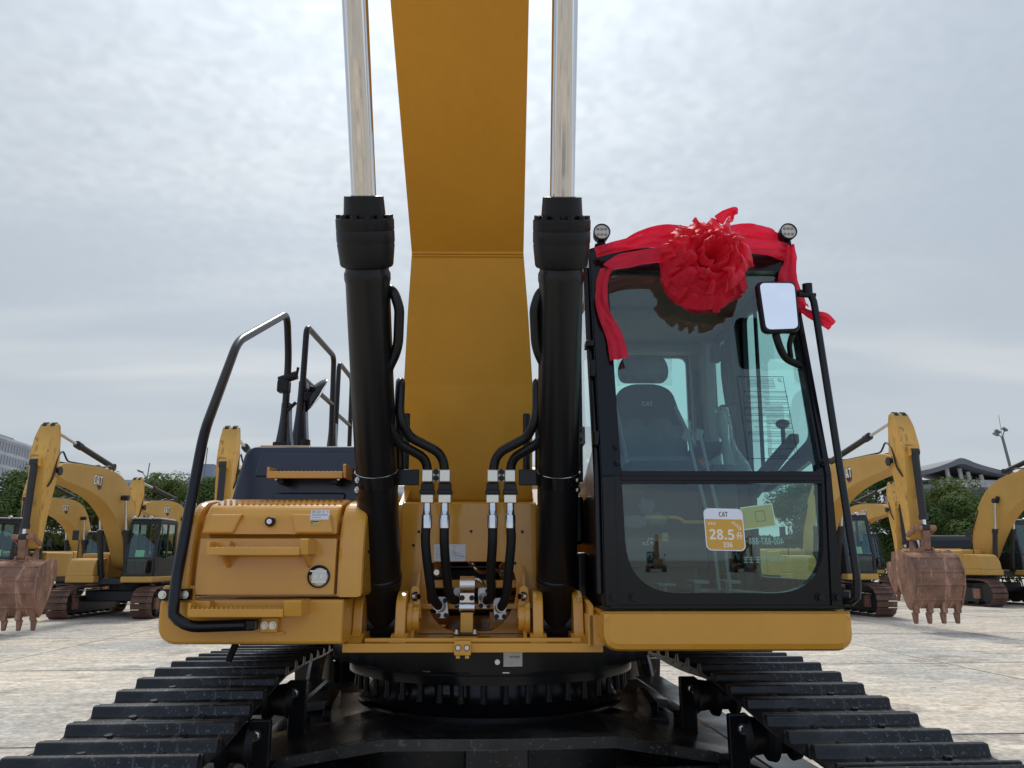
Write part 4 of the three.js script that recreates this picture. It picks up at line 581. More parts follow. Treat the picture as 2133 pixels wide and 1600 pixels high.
    c.fillStyle = '#f2ead8'; c.font = 'bold 178px sans-serif'; c.fillText('28.5', 218, 396, 330); c.font = 'bold 84px sans-serif'; c.fillText('336', 282, 490, 124);
    c.strokeStyle = '#f2ead8'; c.lineWidth = 11; c.lineCap = 'round'; const L = (...p) => { c.beginPath(); c.moveTo(p[0], p[1]); for (let i = 2; i < p.length; i += 2) c.lineTo(p[i], p[i + 1]); c.stroke(); };
    L(438, 306, 412, 320); L(404, 346, 480, 346); L(426, 312, 426, 360, 412, 384); L(458, 304, 458, 386);
    c.lineWidth = 5; for (const x of [52, 88, 124]) { L(x, 186, x + 24, 186); L(x, 198, x + 24, 198); L(x + 12, 178, x + 12, 210); L(x + 2, 210, x + 22, 210); }
    c.lineWidth = 8; L(352, 190, 380, 172, 430, 206, 470, 256, 446, 272, 420, 230, 372, 196);
  });
  mesh(cab, 'number_sticker', sheet([0.994, 1.709, 1.3682], 0.168, 0.177, [1, -0.02, 0], [-0.03, 1, 0]), decal(numTex, { transparent: true, alphaTest: 0.5, side: THREE.DoubleSide }), true);
  const noticeTex = canvasTex(512, 840, (c, w, h) => {
    c.clearRect(0, 0, w, h); c.strokeStyle = '#1d2a2e'; c.lineWidth = 5; c.beginPath(); c.moveTo(5, 4); c.lineTo(480, 4); c.lineTo(507, 835); c.lineTo(8, 835); c.closePath(); c.stroke();
    c.fillStyle = '#31464b'; const q = rng(9); let y = 26; for (const [n, x0, x1] of [[7, 110, 380], [2, 60, 480], [3, 80, 490], [2, 60, 490], [3, 40, 490], [3, 40, 492], [3, 40, 494], [2, 120, 494], [4, 40, 496], [3, 60, 496]]) { for (let i = 0; i < n; i++) { let x = i === n - 1 ? mix(x0, x1, 0.45) : x0; while (x < x1) { const l = 5 + q() * 16; c.fillRect(x, y, l, 5); if (q() < 0.5) c.fillRect(x, y - 4, 3, 4); x += l + 5; } y += 16; } y += 18; }
    c.lineWidth = 3; c.strokeRect(220, 736, 260, 74); c.strokeRect(220, 736, 110, 74); c.strokeRect(236, 750, 60, 36); c.beginPath(); c.arc(440, 40, 16, 0, 7); c.moveTo(420, 24); c.lineTo(462, 66); c.stroke();
  });
  mesh(cab, 'window_notice', sheet([1.228, 2.2, zc(2.2) - 0.0222], 0.224, 0.392, [1, 0, 0], [0, 1, -0.2]), decal(noticeTex, { transparent: true, alphaTest: 0.35, side: THREE.DoubleSide }), true);
  const posterTex = canvasTex(512, 512, (c, w, h) => {
    c.clearRect(0, 0, w, h); c.save(); c.translate(w, 0); c.scale(-1, 1);
    c.fillStyle = '#caa04c'; c.save(); c.translate(250, 90); c.rotate(0.12); c.fillRect(0, 0, 210, 130); c.strokeStyle = '#e6e2d2'; c.lineWidth = 6; c.strokeRect(0, 0, 210, 130); c.strokeStyle = '#8d6f2c'; c.strokeRect(60, 34, 60, 60); c.restore();
    c.fillStyle = '#8fa09c'; c.font = 'bold 56px sans-serif'; c.fillText('400-887-888', 190, 330, 230); c.font = 'bold 38px sans-serif'; c.fillText('16.88', 192, 432, 90); for (const x of [316, 352, 396, 432]) { c.fillRect(x, 402, 28, 5); c.fillRect(x + 11, 402, 6, 34); c.fillRect(x + 2, 416, 24, 5); c.fillRect(x, 432, 28, 5); } c.restore();
  });
  mesh(cab, 'window_poster', sheet([1.20, 1.70, 1.3595], 0.33, 0.36), decal(posterTex, { transparent: true, alphaTest: 0.5, side: THREE.DoubleSide }), true);
  const stick2 = canvasTex(64, 96, (c, w, h) => { c.fillStyle = '#c9a45a'; c.fillRect(0, 0, w, h); c.strokeStyle = '#5d4a22'; c.lineWidth = 6; c.strokeRect(12, 14, 40, 34); c.strokeRect(16, 58, 32, 20); });
  mesh(seat, 'small_sticker', sheet([0.90, 1.70, 0.603], 0.03, 0.042), decal(stick2), true);
  const icon = canvasTex(128, 128, (c) => { c.clearRect(0, 0, 128, 128); c.strokeStyle = '#d5dadc'; c.lineWidth = 8; c.beginPath(); c.moveTo(10, 84); c.lineTo(60, 84); c.lineTo(80, 20); c.moveTo(10, 84); c.lineTo(24, 108); c.lineTo(80, 108); c.stroke(); c.fillStyle = '#d5dadc'; c.beginPath(); c.arc(106, 34, 12, 0, 7); c.arc(106, 84, 12, 0, 7); c.fill(); });
  mesh(seat, 'seat_icon', sheet([0.81, 1.68, 0.603], 0.06, 0.05), decal(icon, { transparent: true, alphaTest: 0.4 }), true);
  // work lamps on the roof edge
  for (const [x, y] of [[0.535, 3.115], [1.432, 3.122]]) {
    const z = 1.20, lamp = UP('work_lamp', [turned(V(x, y, z - 0.06), V(x, y, z + 0.02), [[0, 0.001], [0, 0.022], [0.02, 0.036], [0.07, 0.041], [0.08, 0.041], [0.082, 0.036], [0.074, 0.036], [0.074, 0.001]], 36), box(x - 0.02, x + 0.02, y - 0.07, y - 0.036, z - 0.05, z - 0.01, 0.005), box(x - 0.03, x + 0.03, 3.058, 3.066, z - 0.12, z - 0.01)], M.blackCast);
    mesh(lamp, 'lamp_lens', rod(V(x, y, z + 0.008), V(x, y, z + 0.0165), 0.0355, 30), M.lens);
    for (const dx of [-0.018, 0, 0.018]) for (const dy of [-0.014, 0.014]) mesh(lamp, 'led_cell', turned(V(x + dx, y + dy, z + 0.0165), V(x + dx, y + dy, z + 0.02), [[0, 0.0075], [0.003, 0.0065], [0.0015, 0.004], [0.001, 0.0005]], 14), M.led);
  }
  // door side mirror and rail
  const mir = UP('side_mirror', lean(plate(roundPoly([[1.196, 2.548, 0.035], [1.362, 2.555, 0.035], [1.380, 2.806, 0.035], [1.198, 2.806, 0.035]], 6), 0.13, 0.175, 0.012)), M.blackCast);
  mesh(mir, 'mirror_glass', lean(plate(roundPoly([[1.209, 2.562, 0.026], [1.350, 2.568, 0.026], [1.367, 2.793, 0.026], [1.211, 2.793, 0.026]], 6), 0.172, 0.1765)), M.mirror);
  mesh(mir, 'mirror_arm', [softPipe([[1.27, 2.56, 1.38], [1.29, 2.51, 1.36], [1.34, 2.47, 1.30], [1.42, 2.44, 1.27]], 0.017, 24), softPipe([[1.345, 2.56, 1.38], [1.34, 2.52, 1.35], [1.36, 2.475, 1.30]], 0.012, 20)], M.blackCast);
  const hr = UP('door_rail', pipe([[1.40, 2.775, 1.30], [1.452, 2.775, 1.34], [1.462, 2.72, 1.36], [1.497, 1.50, 1.45], [1.49, 1.42, 1.44], [1.45, 1.42, 1.37]], 0.0155, 0.05, 14), M.blackGloss);
  mesh(hr, 'rail_knob', [rod(V(1.448, 2.765, 1.335), V(1.447, 2.81, 1.34), 0.022, 14), rod(V(1.40, 2.755, 1.35), V(1.475, 2.75, 1.35), 0.012, 10)], M.blackCast);
  mesh(hr, 'rail_foot', [rod(V(1.446, 1.445, 1.38), V(1.482, 1.44, 1.40), 0.022, 14), box(1.448, 1.47, 1.40, 1.48, 1.34, 1.39, 0.006)], M.blackCast);
}

// ------------------------------------------------------------------ red bow tied across the cab roof
{
  const bow = thing('ribbon_bow', 'big red fabric bow with long ribbon tails tied across the cab roof', 'bow', [0, 0, 0]);
  bow.rotation.y = PH; const r = rng(21), C = V(1.005, 2.915, 1.285);
  // ruffle: one gathered length of ribbon run round the knot, its free edge falling in uneven folds
  const fold = x => { const t = Math.asin(Math.sin(x)) * 2 / Math.PI; return t * 0.6 + Math.sin(x) * 0.4; };
  const ruffle = (Rr, zr, m, seed, th0, th1) => {
    const nu = 18, nv = Math.round(150 * (th1 - th0) / 6.283), v = [], idx = [];
    for (let i = 0; i <= nu; i++) for (let j = 0; j <= nv; j++) {
      const t = i / nu, th = th0 + (th1 - th0) * j / nv, X = Math.cos(th), Y = Math.sin(th), w = fbm(X * 2.2 + seed * 7 + 40, Y * 2.2 + seed * 3 + 40, 256, 3, 5) - 0.5, w2 = fbm(X * 6 + seed + 60, Y * 6 + t * 3 + 60, 256, 3, 9) - 0.5;
      const ph = th * m + seed * 2.1 + w * 9 + t * 0.8, f = fold(ph), f2 = fold(ph * 2.3 + seed + w * 5), k = Math.pow(t, 0.75);
      const rad = Rr * (0.10 + 0.90 * Math.pow(t, 0.8)) * (1 + (f * 0.045 + f2 * 0.015 + w * 0.12) * k), z = zr * Math.sin(Math.min(1, t * 1.15) * 1.57) + (f * 0.036 + f2 * 0.008 + w2 * 0.035) * k - Math.max(0, t - 0.74) * 0.22, tw = Math.cos(ph) * 0.13 * k;
      v.push(C.x + Math.cos(th + tw) * rad, C.y + Math.sin(th + tw) * rad * (Y > 0 ? 1.06 : 1.0), C.z + z);
    }
    for (let i = 0; i < nu; i++) for (let j = 0; j < nv; j++) { const k = i * (nv + 1) + j; idx.push(k, k + 1, k + nv + 2, k, k + nv + 2, k + nv + 1); }
    const g = new THREE.BufferGeometry(); g.setAttribute('position', new THREE.Float32BufferAttribute(v, 3)); g.setIndex(idx); return toCreasedNormals(g, 1.15);
  };
  [[0.205, -0.01, 7], [0.212, 0.045, 6], [0.195, 0.095, 6], [0.165, 0.14, 5], [0.125, 0.175, 4], [0.075, 0.195, 3]].forEach(([Rr, zr, m], i) => {
    const s0 = r() * 6.28, parts = i < 3 ? 3 : i < 5 ? 2 : 1; for (let q = 0; q < parts; q++) mesh(bow, 'ribbon_loop', ruffle(Rr * (1 + (r() - 0.5) * 0.06), zr + (r() - 0.5) * 0.02, m, i * 3 + q + 1, s0 + q / parts * 6.283, s0 + (q + 1) / parts * 6.283 + 0.25), M.red);
  });
  function ribbon(name, pts, widths, seed) {   // pts: [x, y, z, face angle]
    const c = new THREE.CatmullRomCurve3(pts.map(p => V(p[0], p[1], p[2])), false, 'centripetal'), nu = 46, nv = 8, v = [], idx = [];
    for (let i = 0; i <= nu; i++) {
      const t = i / nu, p = c.getPoint(t), tan = c.getTangent(t), f = t * (pts.length - 1), k = Math.min(pts.length - 2, Math.floor(f)), ang = mix(pts[k][3] || 0, pts[k + 1][3] || 0, f - k), w = mix(widths[k], widths[k + 1], f - k);
      const up = Math.abs(tan.y) > 0.8 ? V(1, 0, 0) : V(0, 1, 0), side = up.clone().sub(tan.clone().multiplyScalar(up.dot(tan))).normalize().applyAxisAngle(tan, ang), nn = tan.clone().cross(side);
      for (let j = 0; j <= nv; j++) { const s = j / nv - 0.5, fold = (Math.abs(((s * 2.2 + seed * 0.3) % 1 + 1) % 1 - 0.5) - 0.25) * w * 0.28 + (fbm(t * 9 + seed, s * 4 + seed, 128, 3, 2) - 0.5) * 0.03; const q = p.clone().addScaledVector(side, s * w).addScaledVector(nn, fold); v.push(q.x, q.y, q.z); }
    }
    for (let i = 0; i < nu; i++) for (let j = 0; j < nv; j++) { const k = i * (nv + 1) + j; idx.push(k, k + 1, k + nv + 2, k, k + nv + 2, k + nv + 1); }
    const g = new THREE.BufferGeometry(); g.setAttribute('position', new THREE.Float32BufferAttribute(v, 3)); g.setIndex(idx); g.computeVertexNormals(); return mesh(bow, name, g, M.red);
  }
  ribbon('ribbon_tail', [[1.03, 3.08, 1.28, 0.2], [1.10, 3.17, 1.28, 0.5], [1.165, 3.205, 1.27, 1.0], [1.14, 3.16, 1.26, 1.3], [1.07, 3.07, 1.26, 0.8]], [0.08, 0.05, 0.03, 0.05, 0.07], 21);
  ribbon('ribbon_band', [[0.50, 3.0, 1.24, 0.2], [0.62, 3.035, 1.24, 0.3], [0.78, 3.06, 1.25, 0.2], [0.95, 3.04, 1.27, 0]], [0.05, 0.055, 0.07, 0.09], 1);
  ribbon('ribbon_band', [[0.62, 3.075, 1.10, 0.6], [0.72, 3.115, 1.16, 0.4], [0.84, 3.13, 1.2, 0.2], [0.97, 3.08, 1.26, 0]], [0.03, 0.05, 0.06, 0.08], 4);
  ribbon('ribbon_band', [[1.05, 3.06, 1.27, 0], [1.2, 3.105, 1.25, 0.2], [1.32, 3.112, 1.22, 0.3], [1.42, 3.10, 1.15, 0.4]], [0.09, 0.075, 0.06, 0.05], 7);
  ribbon('ribbon_band', [[1.05, 3.0, 1.28, 0], [1.2, 3.04, 1.25, 0.1], [1.34, 3.03, 1.23, 0], [1.452, 3.02, 1.16, 0.3], [1.47, 3.03, 1.0, 0.5]], [0.09, 0.09, 0.085, 0.08, 0.06], 9);
  ribbon('ribbon_tail', [[0.82, 2.98, 1.26, 0.2], [0.66, 2.955, 1.26, 0.3], [0.55, 2.91, 1.27, 0.5], [0.515, 2.80, 1.28, 0.4], [0.525, 2.68, 1.29, 0.2], [0.565, 2.58, 1.30, 0], [0.585, 2.46, 1.31, 0.1]], [0.10, 0.085, 0.07, 0.06, 0.055, 0.075, 0.085, 0.05], 12);
  ribbon('ribbon_tail', [[1.44, 3.06, 1.20, 0.5], [1.425, 2.97, 1.22, 0.8], [1.40, 2.88, 1.24, 0.2], [1.425, 2.78, 1.26, -0.2], [1.44, 2.70, 1.30, 0.4], [1.455, 2.665, 1.34, 0.9], [1.50, 2.635, 1.36, 0.6], [1.535, 2.605, 1.36, 0.4]], [0.04, 0.06, 0.085, 0.07, 0.06, 0.06, 0.06, 0.05], 15);
}

// ------------------------------------------------------------------ parked excavators
function smoothLine(pts, n) { const c = new THREE.CatmullRomCurve3(pts.map(p => V(p[0], p[1], 0)), false, 'centripetal'); return c.getPoints(n).map(p => [p.x, p.y]); }
const logoTex = canvasTex(256, 256, (c, w, h) => {
  c.clearRect(0, 0, w, h); c.fillStyle = '#3c1d22'; c.beginPath(); c.moveTo(96, 96); c.lineTo(214, 70); c.lineTo(246, 120); c.lineTo(228, 216); c.lineTo(150, 234); c.lineTo(104, 190); c.closePath(); c.fill();
  c.fillStyle = '#7c3a34'; c.beginPath(); c.moveTo(228, 90); c.lineTo(246, 120); c.lineTo(228, 216); c.lineTo(150, 234); c.lineTo(150, 218); c.lineTo(212, 204); c.closePath(); c.fill();
  c.font = 'bold 150px sans-serif'; c.textAlign = 'center'; c.textBaseline = 'middle'; c.lineWidth = 16; c.strokeStyle = '#2a2022'; c.lineJoin = 'round'; c.strokeText('CAT', 122, 122, 224); c.fillStyle = '#eceae4'; c.fillText('CAT', 122, 122, 224);
  c.fillStyle = '#d9a441'; c.beginPath(); c.moveTo(92, 174); c.lineTo(152, 174); c.lineTo(122, 134); c.closePath(); c.fill();
});
const logoMat = decal(logoTex, { transparent: true, alphaTest: 0.5 });
function buildParked(label, worn) {
  const o = thing('parked_excavator', label, 'excavator', [0, 0, 0], 0, 'excavators parked in rows');
  const Y = M.bgYellow, K = M.bgBlack, Yw = worn ? M.yellowWorn : M.bgYellow;
  // tracks
  const shoe = ready([box(-0.3, 0.3, 0, 0.014, -0.082, 0.082), box(-0.3, 0.3, 0.012, 0.038, -0.078, -0.062), box(-0.3, 0.3, 0.012, 0.034, 0.055, 0.07), box(-0.14, -0.10, 0.012, 0.026, -0.02, 0.02), box(0.10, 0.14, 0.012, 0.026, -0.02, 0.02)]);
  const seats = trackPath([[1.7, 0.86], [0.8, 0.89], [0, 0.875], [-0.9, 0.89], ...arc(-1.72, 0.45, 0.42, 90, 262, 7), [-0.9, 0.036], [0, 0.036], [0.9, 0.036], ...arc(1.72, 0.44, 0.405, -85, 80, 7)], 52);
  for (const s of [-1, 1]) {
    const x = s * 1.2, tf = mesh(o, 'track_frame', [box(x - 0.16, x + 0.16, 0.14, 0.62, -1.5, 1.35, 0.02), rod(V(x - 0.1, 0.45, -1.72), V(x + 0.1, 0.45, -1.72), 0.34, 24), rod(V(x - 0.1, 0.44, 1.72), V(x + 0.1, 0.44, 1.72), 0.32, 24), ...Array.from({ length: 6 }, (_, i) => rod(V(x - 0.13, 0.17, -1.2 + i * 0.48), V(x + 0.13, 0.17, -1.2 + i * 0.48), 0.1, 12))], K);
    mesh(tf, 'idler_guard', box(x - 0.17, x + 0.17, 0.25, 0.6, 1.1, 1.42, 0.02), worn ? M.rust : K);
    for (const q of seats) { const m = mesh(tf, 'track_shoe', shoe, M.rustTrack); m.position.set(x, q.y, q.z); m.rotation.x = Math.atan2(q.t.y, -q.t.z); }
  }
  mesh(o, 'car_body', [box(-1.05, 1.05, 0.45, 0.78, -0.75, 0.75, 0.04), rod(V(0, 0.78, 0), V(0, 1.02, 0), 0.62, 36)], K);
  mesh(o, 'deck', [box(-1.27, 1.27, 1.0, 1.14, -2.1, 0.9), box(-0.5, 0.3, 0.98, 1.16, 0.9, 1.3, 0.02)], K);
  mesh(o, 'deck_side', [box(-1.29, -0.45, 1.04, 1.24, 0.7, 1.62, 0.03), box(0.34, 1.29, 1.04, 1.22, 0.0, 1.68, 0.04)], Y);
  mesh(o, 'tool_box', [prism(roundPoly([[0.75, 1.245], [1.6, 1.245], [1.58, 1.5, 0.1], [1.42, 1.74, 0.12], [0.75, 1.76]], 5), -1.28, -0.5, 0.02)], Y);
  mesh(o, 'engine_hood', [box(-1.28, 1.28, 1.14, 1.95, -2.1, -0.35, 0.05), box(-1.27, -0.45, 1.14, 1.9, -0.35, 0.74, 0.04)], Y);
  mesh(o, 'counterweight', slab(roundPoly([[-1.28, -2.105], [-1.28, -2.5, 0.3], [-0.6, -2.8, 0.4], [0.6, -2.8, 0.4], [1.28, -2.5, 0.3], [1.28, -2.105]], 6), 1.0, 2.0, 0.05), Y);
  // cab
  const sideO = [[1.6, 1.225], [1.6, 1.75], [1.38, 2.88, 0.1], [0.0, 2.9, 0.1], [-0.1, 1.225]];
  const wA = roundPoly([[0.72, 1.75, 0.05], [1.5, 1.80, 0.06], [1.33, 2.78, 0.08], [0.75, 2.8, 0.05]]), wB = roundPoly([[0.02, 1.85, 0.06], [0.62, 1.78, 0.05], [0.65, 2.8, 0.05], [0.08, 2.8, 0.06]]);
  const zf = y => 1.6 - Math.max(0, y - 1.75) * 0.195, ln = g => { g = flat(g); const p = g.attributes.position; for (let i = 0; i < p.count; i++) p.setZ(i, p.getZ(i) + zf(p.getY(i))); g.computeVertexNormals(); return g; };
  const cab = mesh(o, 'cab', [
    prism(roundPoly(sideO), 1.24, 1.28, 0.006, [wA, wB]), prism(roundPoly(sideO), 0.36, 0.40, 0.006, [wA, wB]),
    ln(plate([[0.36, 1.225], [1.28, 1.225], [1.28, 1.7495], [0.36, 1.7495]], -0.05, 0.0, 0, [roundPoly([[0.44, 1.30, 0.1], [1.20, 1.30, 0.1], [1.20, 1.72], [0.44, 1.72]])])), ln(plate([[0.36, 1.7505], [1.28, 1.7505], [1.26, 2.88], [0.38, 2.88]], -0.05, 0, 0, [roundPoly([[0.44, 1.775], [1.20, 1.775], [1.19, 2.80, 0.05], [0.45, 2.80, 0.05]])])),
    slab(roundPoly([[0.37, -0.02], [0.37, 1.38, 0.06], [1.27, 1.38, 0.06], [1.27, -0.02]]), 2.885, 2.95, 0.015), box(0.37, 1.27, 1.225, 1.85, -0.12, -0.06), box(0.37, 0.45, 1.85, 2.9, -0.1, 0.0), box(1.19, 1.27, 1.85, 2.9, -0.1, 0.0), box(0.4, 1.24, 1.226, 1.26, -0.06, 1.54),
  ], K);
  mesh(cab, 'front_glass', ln(plate([[0.43, 1.76], [1.21, 1.76], [1.20, 2.81], [0.44, 2.81]], -0.03, -0.0295)), M.bgGlass);
  mesh(cab, 'front_glass', ln(plate([[0.43, 1.29], [1.21, 1.29], [1.21, 1.73], [0.43, 1.73]], -0.03, -0.0295)), M.bgGlass);
  for (const x of [1.26, 0.38]) { mesh(cab, 'side_glass', prism(wA, x, x + 0.0005), M.bgGlass); mesh(cab, 'side_glass', prism(wB, x, x + 0.0005), M.bgGlass); }
  mesh(cab, 'roof_trim', box(0.40, 1.24, 2.952, 2.985, 0.05, 1.34, 0.012), M.white);
  for (const x of [0.44, 0.95]) mesh(cab, 'roof_lamp', [rod(V(x, 2.985, 1.33), V(x, 2.985, 1.42), 0.05, 16)], M.whitePlate);
  mesh(cab, 'notice_sheet', ln(plate([[0.66, 1.80], [0.92, 1.80], [0.92, 2.00], [0.66, 2.00]], -0.036, -0.0345)), M.paper);
  mesh(cab, 'seat', [box(0.62, 1.02, 1.28, 1.75, 0.25, 0.75, 0.04), box(0.62, 1.02, 1.7, 2.35, 0.2, 0.32, 0.05), box(0.70, 0.94, 2.37, 2.56, 0.2, 0.30, 0.05)], M.seatCloth);
  mesh(cab, 'controls', [box(0.46, 0.6, 1.28, 1.85, 0.4, 0.95, 0.03), box(1.05, 1.18, 1.28, 1.85, 0.4, 0.95, 0.03), rod(V(1.1, 1.8, 0.9), V(1.08, 2.02, 0.92), 0.025, 10)], M.trimDark);
  mesh(cab, 'hand_rail', pipe([[1.30, 2.75, 1.35], [1.36, 2.65, 1.42], [1.36, 1.5, 1.62], [1.30, 1.35, 1.62]], 0.016, 0.08, 8, 0.1), K);
  mesh(o, 'mirror', [pipe([[-1.2, 1.75, 1.2], [-1.2, 2.3, 1.2], [-1.3, 2.4, 1.2]], 0.016, 0.06, 8, 0.1), box(-1.42, -1.24, 2.3, 2.6, 1.17, 1.22, 0.015)], K);
  // boom
  const up = smoothLine([[0.15, 1.62], [0.28, 2.3], [0.62, 3.05], [1.15, 3.72], [1.8, 4.12], [2.6, 4.28], [4.0, 4.27], [5.45, 4.16], [5.78, 4.05]], 30), dn = smoothLine([[5.80, 3.80], [5.3, 3.72], [4.0, 3.58], [3.0, 3.36], [2.25, 3.02], [1.65, 2.55], [1.15, 2.0], [0.75, 1.52], [0.4, 1.38]], 30);
  const boom = mesh(o, 'boom', prism(up.concat(dn), -0.30, 0.20, 0.01), Y);
  mesh(boom, 'boom_pin', rod(V(-0.36, 3.55, 1.85), V(0.26, 3.55, 1.85), 0.075, 18), K); mesh(boom, 'boom_pin', rod(V(-0.34, 3.93, 5.7), V(0.24, 3.93, 5.7), 0.11, 18), K);
  for (const [sx, rt, x] of [[1, [0, 0, -1], 0.2015], [-1, [0, 0, 1], -0.3015]]) mesh(boom, 'logo_print', sheet([x, 3.90, 3.5], 0.62, 0.62, rt, [0, 1, 0]), logoMat, true), void sx;
  mesh(boom, 'boom_line', [pipe([[0.12, 4.30, 2.4], [0.12, 4.42, 2.6], [0.12, 4.32, 3.2], [0.12, 4.24, 5.2], [0.12, 4.5, 5.5], [0.14, 4.30, 5.75], [0.19, 3.7, 5.95], [0.16, 3.5, 6.1]], 0.024, 0.12, 8, 0.08), pipe([[-0.2, 4.30, 2.4], [-0.2, 4.45, 2.65], [-0.2, 4.32, 3.3], [-0.2, 4.24, 5.2], [-0.22, 4.48, 5.5], [-0.24, 4.28, 5.8], [-0.30, 3.75, 6.0], [-0.25, 3.5, 6.15]], 0.024, 0.12, 8, 0.08), pipe([[-0.31, 1.5, 0.5], [-0.34, 1.9, 0.15], [-0.33, 2.6, 0.4], [-0.31, 3.3, 0.85]], 0.02, 0.1, 8, 0.08)], K);
  // cylinders
  const ram = (name, a, b, cut, r, off) => { const A = V(...a), B = V(...b), Cc = A.clone().lerp(B, cut); const m = mesh(o, name, [rod(A, Cc, r, 20), rod(A.clone().lerp(B, cut - 0.05), A.clone().lerp(B, cut + 0.012), r * 1.22, 20), rod(V(a[0] - r, a[1], a[2]), V(a[0] + r, a[1], a[2]), r * 1.1, 16)], K); mesh(m, 'chrome_rod', [rod(Cc, B, r * 0.52, 16)], M.bgChrome); mesh(m, 'rod_eye', rod(V(b[0] - r, b[1], b[2]), V(b[0] + r, b[1], b[2]), r * 1.05, 16), K); void off; return m; };
  for (const x of [-0.43, 0.33]) ram('boom_cylinder', [x, 1.22, 1.22], [x, 3.55, 1.85], 0.58, 0.082);
  ram('stick_cylinder', [-0.05, 4.46, 2.15], [-0.05, 5.02, 5.92], 0.60, 0.085);
  // stick
  const stick = mesh(o, 'stick', [prism(roundPoly([[5.74, 4.86, 0.08], [5.84, 5.12, 0.06], [6.0, 5.12, 0.06], [6.22, 4.75, 0.1], [6.36, 4.2, 0.1], [6.30, 3.9], [6.16, 2.0, 0.08], [5.98, 1.96, 0.06], [5.86, 2.9], [5.66, 3.72, 0.12], [5.56, 3.93, 0.1], [5.66, 4.3]], 4), -0.25, 0.15, 0.01)], Yw);
  mesh(stick, 'stick_head', [rod(V(-0.20, 5.03, 5.92), V(-0.10, 5.03, 5.92), 0.13, 16), rod(V(0.0, 5.03, 5.92), V(0.10, 5.03, 5.92), 0.13, 16)], K);
  mesh(stick, 'cylinder_mount', prism(roundPoly([[6.25, 4.30], [6.48, 4.12, 0.06], [6.46, 3.98, 0.06], [6.28, 3.95]]), -0.17, 0.07, 0.01), Yw);
  ram('bucket_cylinder', [-0.05, 4.06, 6.44], [-0.05, 2.24, 6.46], 0.88, 0.085);
  mesh(o, 'bucket_link', [rod(V(-0.30, 2.24, 6.46), V(0.20, 2.24, 6.46), 0.07, 14), prism(roundPoly([[6.40, 2.30, 0.04], [6.53, 2.26, 0.04], [6.46, 1.72, 0.05], [6.36, 1.72, 0.05]]), -0.14, 0.04, 0.01), prism(roundPoly([[6.40, 2.26, 0.03], [6.48, 2.18, 0.03], [6.10, 2.02, 0.03], [6.06, 2.12, 0.03]]), -0.31, -0.265, 0.004), prism(roundPoly([[6.40, 2.26, 0.03], [6.48, 2.18, 0.03], [6.10, 2.02, 0.03], [6.06, 2.12, 0.03]]), 0.165, 0.21, 0.004)], worn ? M.rust : K);
  // bucket: shell, side plates, wear strips, teeth
  const outer = smoothLine([[5.98, 1.66], [6.35, 1.70], [6.66, 1.56], [6.80, 1.25], [6.76, 0.92], [6.60, 0.55], [6.46, 0.40]], 20), inner = smoothLine([[6.43, 0.42], [6.56, 0.58], [6.71, 0.93], [6.75, 1.24], [6.62, 1.52], [6.34, 1.65], [6.0, 1.62]], 20);
  const bucket = mesh(o, 'bucket', [prism(outer.concat(inner), -0.62, 0.52), ...[[-0.66, -0.62], [0.52, 0.56]].map(([a, b]) => prism(roundPoly([[5.96, 1.69], [6.35, 1.73], [6.69, 1.585, 0.05], [6.835, 1.25], [6.79, 0.90], [6.62, 0.52], [6.47, 0.36], [6.36, 0.42], [5.86, 1.35, 0.1]], 3), a, b, 0.004)), ...[-0.20, 0.06].map(x => prism(roundPoly([[5.94, 1.60], [6.46, 1.62], [6.50, 1.78, 0.06], [6.38, 1.80, 0.05], [6.2, 1.74, 0.05], [6.06, 2.02, 0.05], [5.98, 2.02, 0.05]]), x, x + 0.05, 0.004))], M.rust);
  for (const t of [4, 7, 10, 13, 16]) { const p = outer[t], q = outer[t + 1], dz = q[0] - p[0], dy = q[1] - p[1], l = Math.hypot(dz, dy); mesh(bucket, 'wear_strip', box(-0.625, 0.525, -0.035, 0.035, -0.006, 0.022).applyMatrix4(new THREE.Matrix4().makeRotationX(Math.atan2(dz, -dy)).setPosition(0, p[1], p[0])), M.rust), void l; }
  for (const x of [-0.55, -0.22, 0.12, 0.45]) mesh(bucket, 'tooth', [plate([[x - 0.075, 0.58], [x + 0.075, 0.58], [x + 0.06, 0.30], [x - 0.06, 0.30]], 6.47, 6.58, 0.012).applyMatrix4(new THREE.Matrix4()), plate(roundPoly([[x - 0.068, 0.31], [x + 0.068, 0.31], [x + 0.035, 0.06, 0.03], [x - 0.035, 0.06, 0.03]]), 6.42, 6.51, 0.014)], M.rust);
  return o;
}
const P1 = buildParked('yellow excavator left of the big one, its rusty bucket cut by the left picture edge', true);
P1.position.set(-10.15, 0, -20.5);
const raised = new Set(['boom', 'stick', 'stick_cylinder', 'bucket_cylinder', 'bucket_link', 'bucket']);
function addP(label, x, z, turn = 0, s = 1, lift = 0) {     // lift: boom raised (or lowered) about its foot pin
  return raise(copyOf(P1, label, [x, 0, z], turn, s), lift);
}
function raise(c, lift) {
  if (lift) for (const k of c.children) {
    const about = raised.has(k.name) ? [1.62, 0.4, -lift] : k.name === 'boom_cylinder' ? [1.22, 1.22, -lift * 0.9] : null; if (!about) continue;
    const [py, pz, a] = about, ca = Math.cos(a), sa = Math.sin(a); k.rotation.x = a; k.position.set(0, py - (py * ca - pz * sa), pz - (py * sa + pz * ca));
  }
  return c;
}
addP('yellow excavator right of the big cab, rust-brown bucket hanging above the concrete with four teeth', 10.85, -19.8, 0, 1.0, 0.018);
addP('yellow excavator whose stick rises behind the front hand rail of the big machine', -5.95, -20.2, 0.02, 0.94, 0.0);
addP('excavator at the left picture edge of which only a dark cab shows', -14.3, -20.6, -0.02, 0.95, -0.02);
addP('smaller-looking excavator in the back row, left of the left machine\'s boom', -17.1, -32.6, 0.04, 0.96, 0.0);
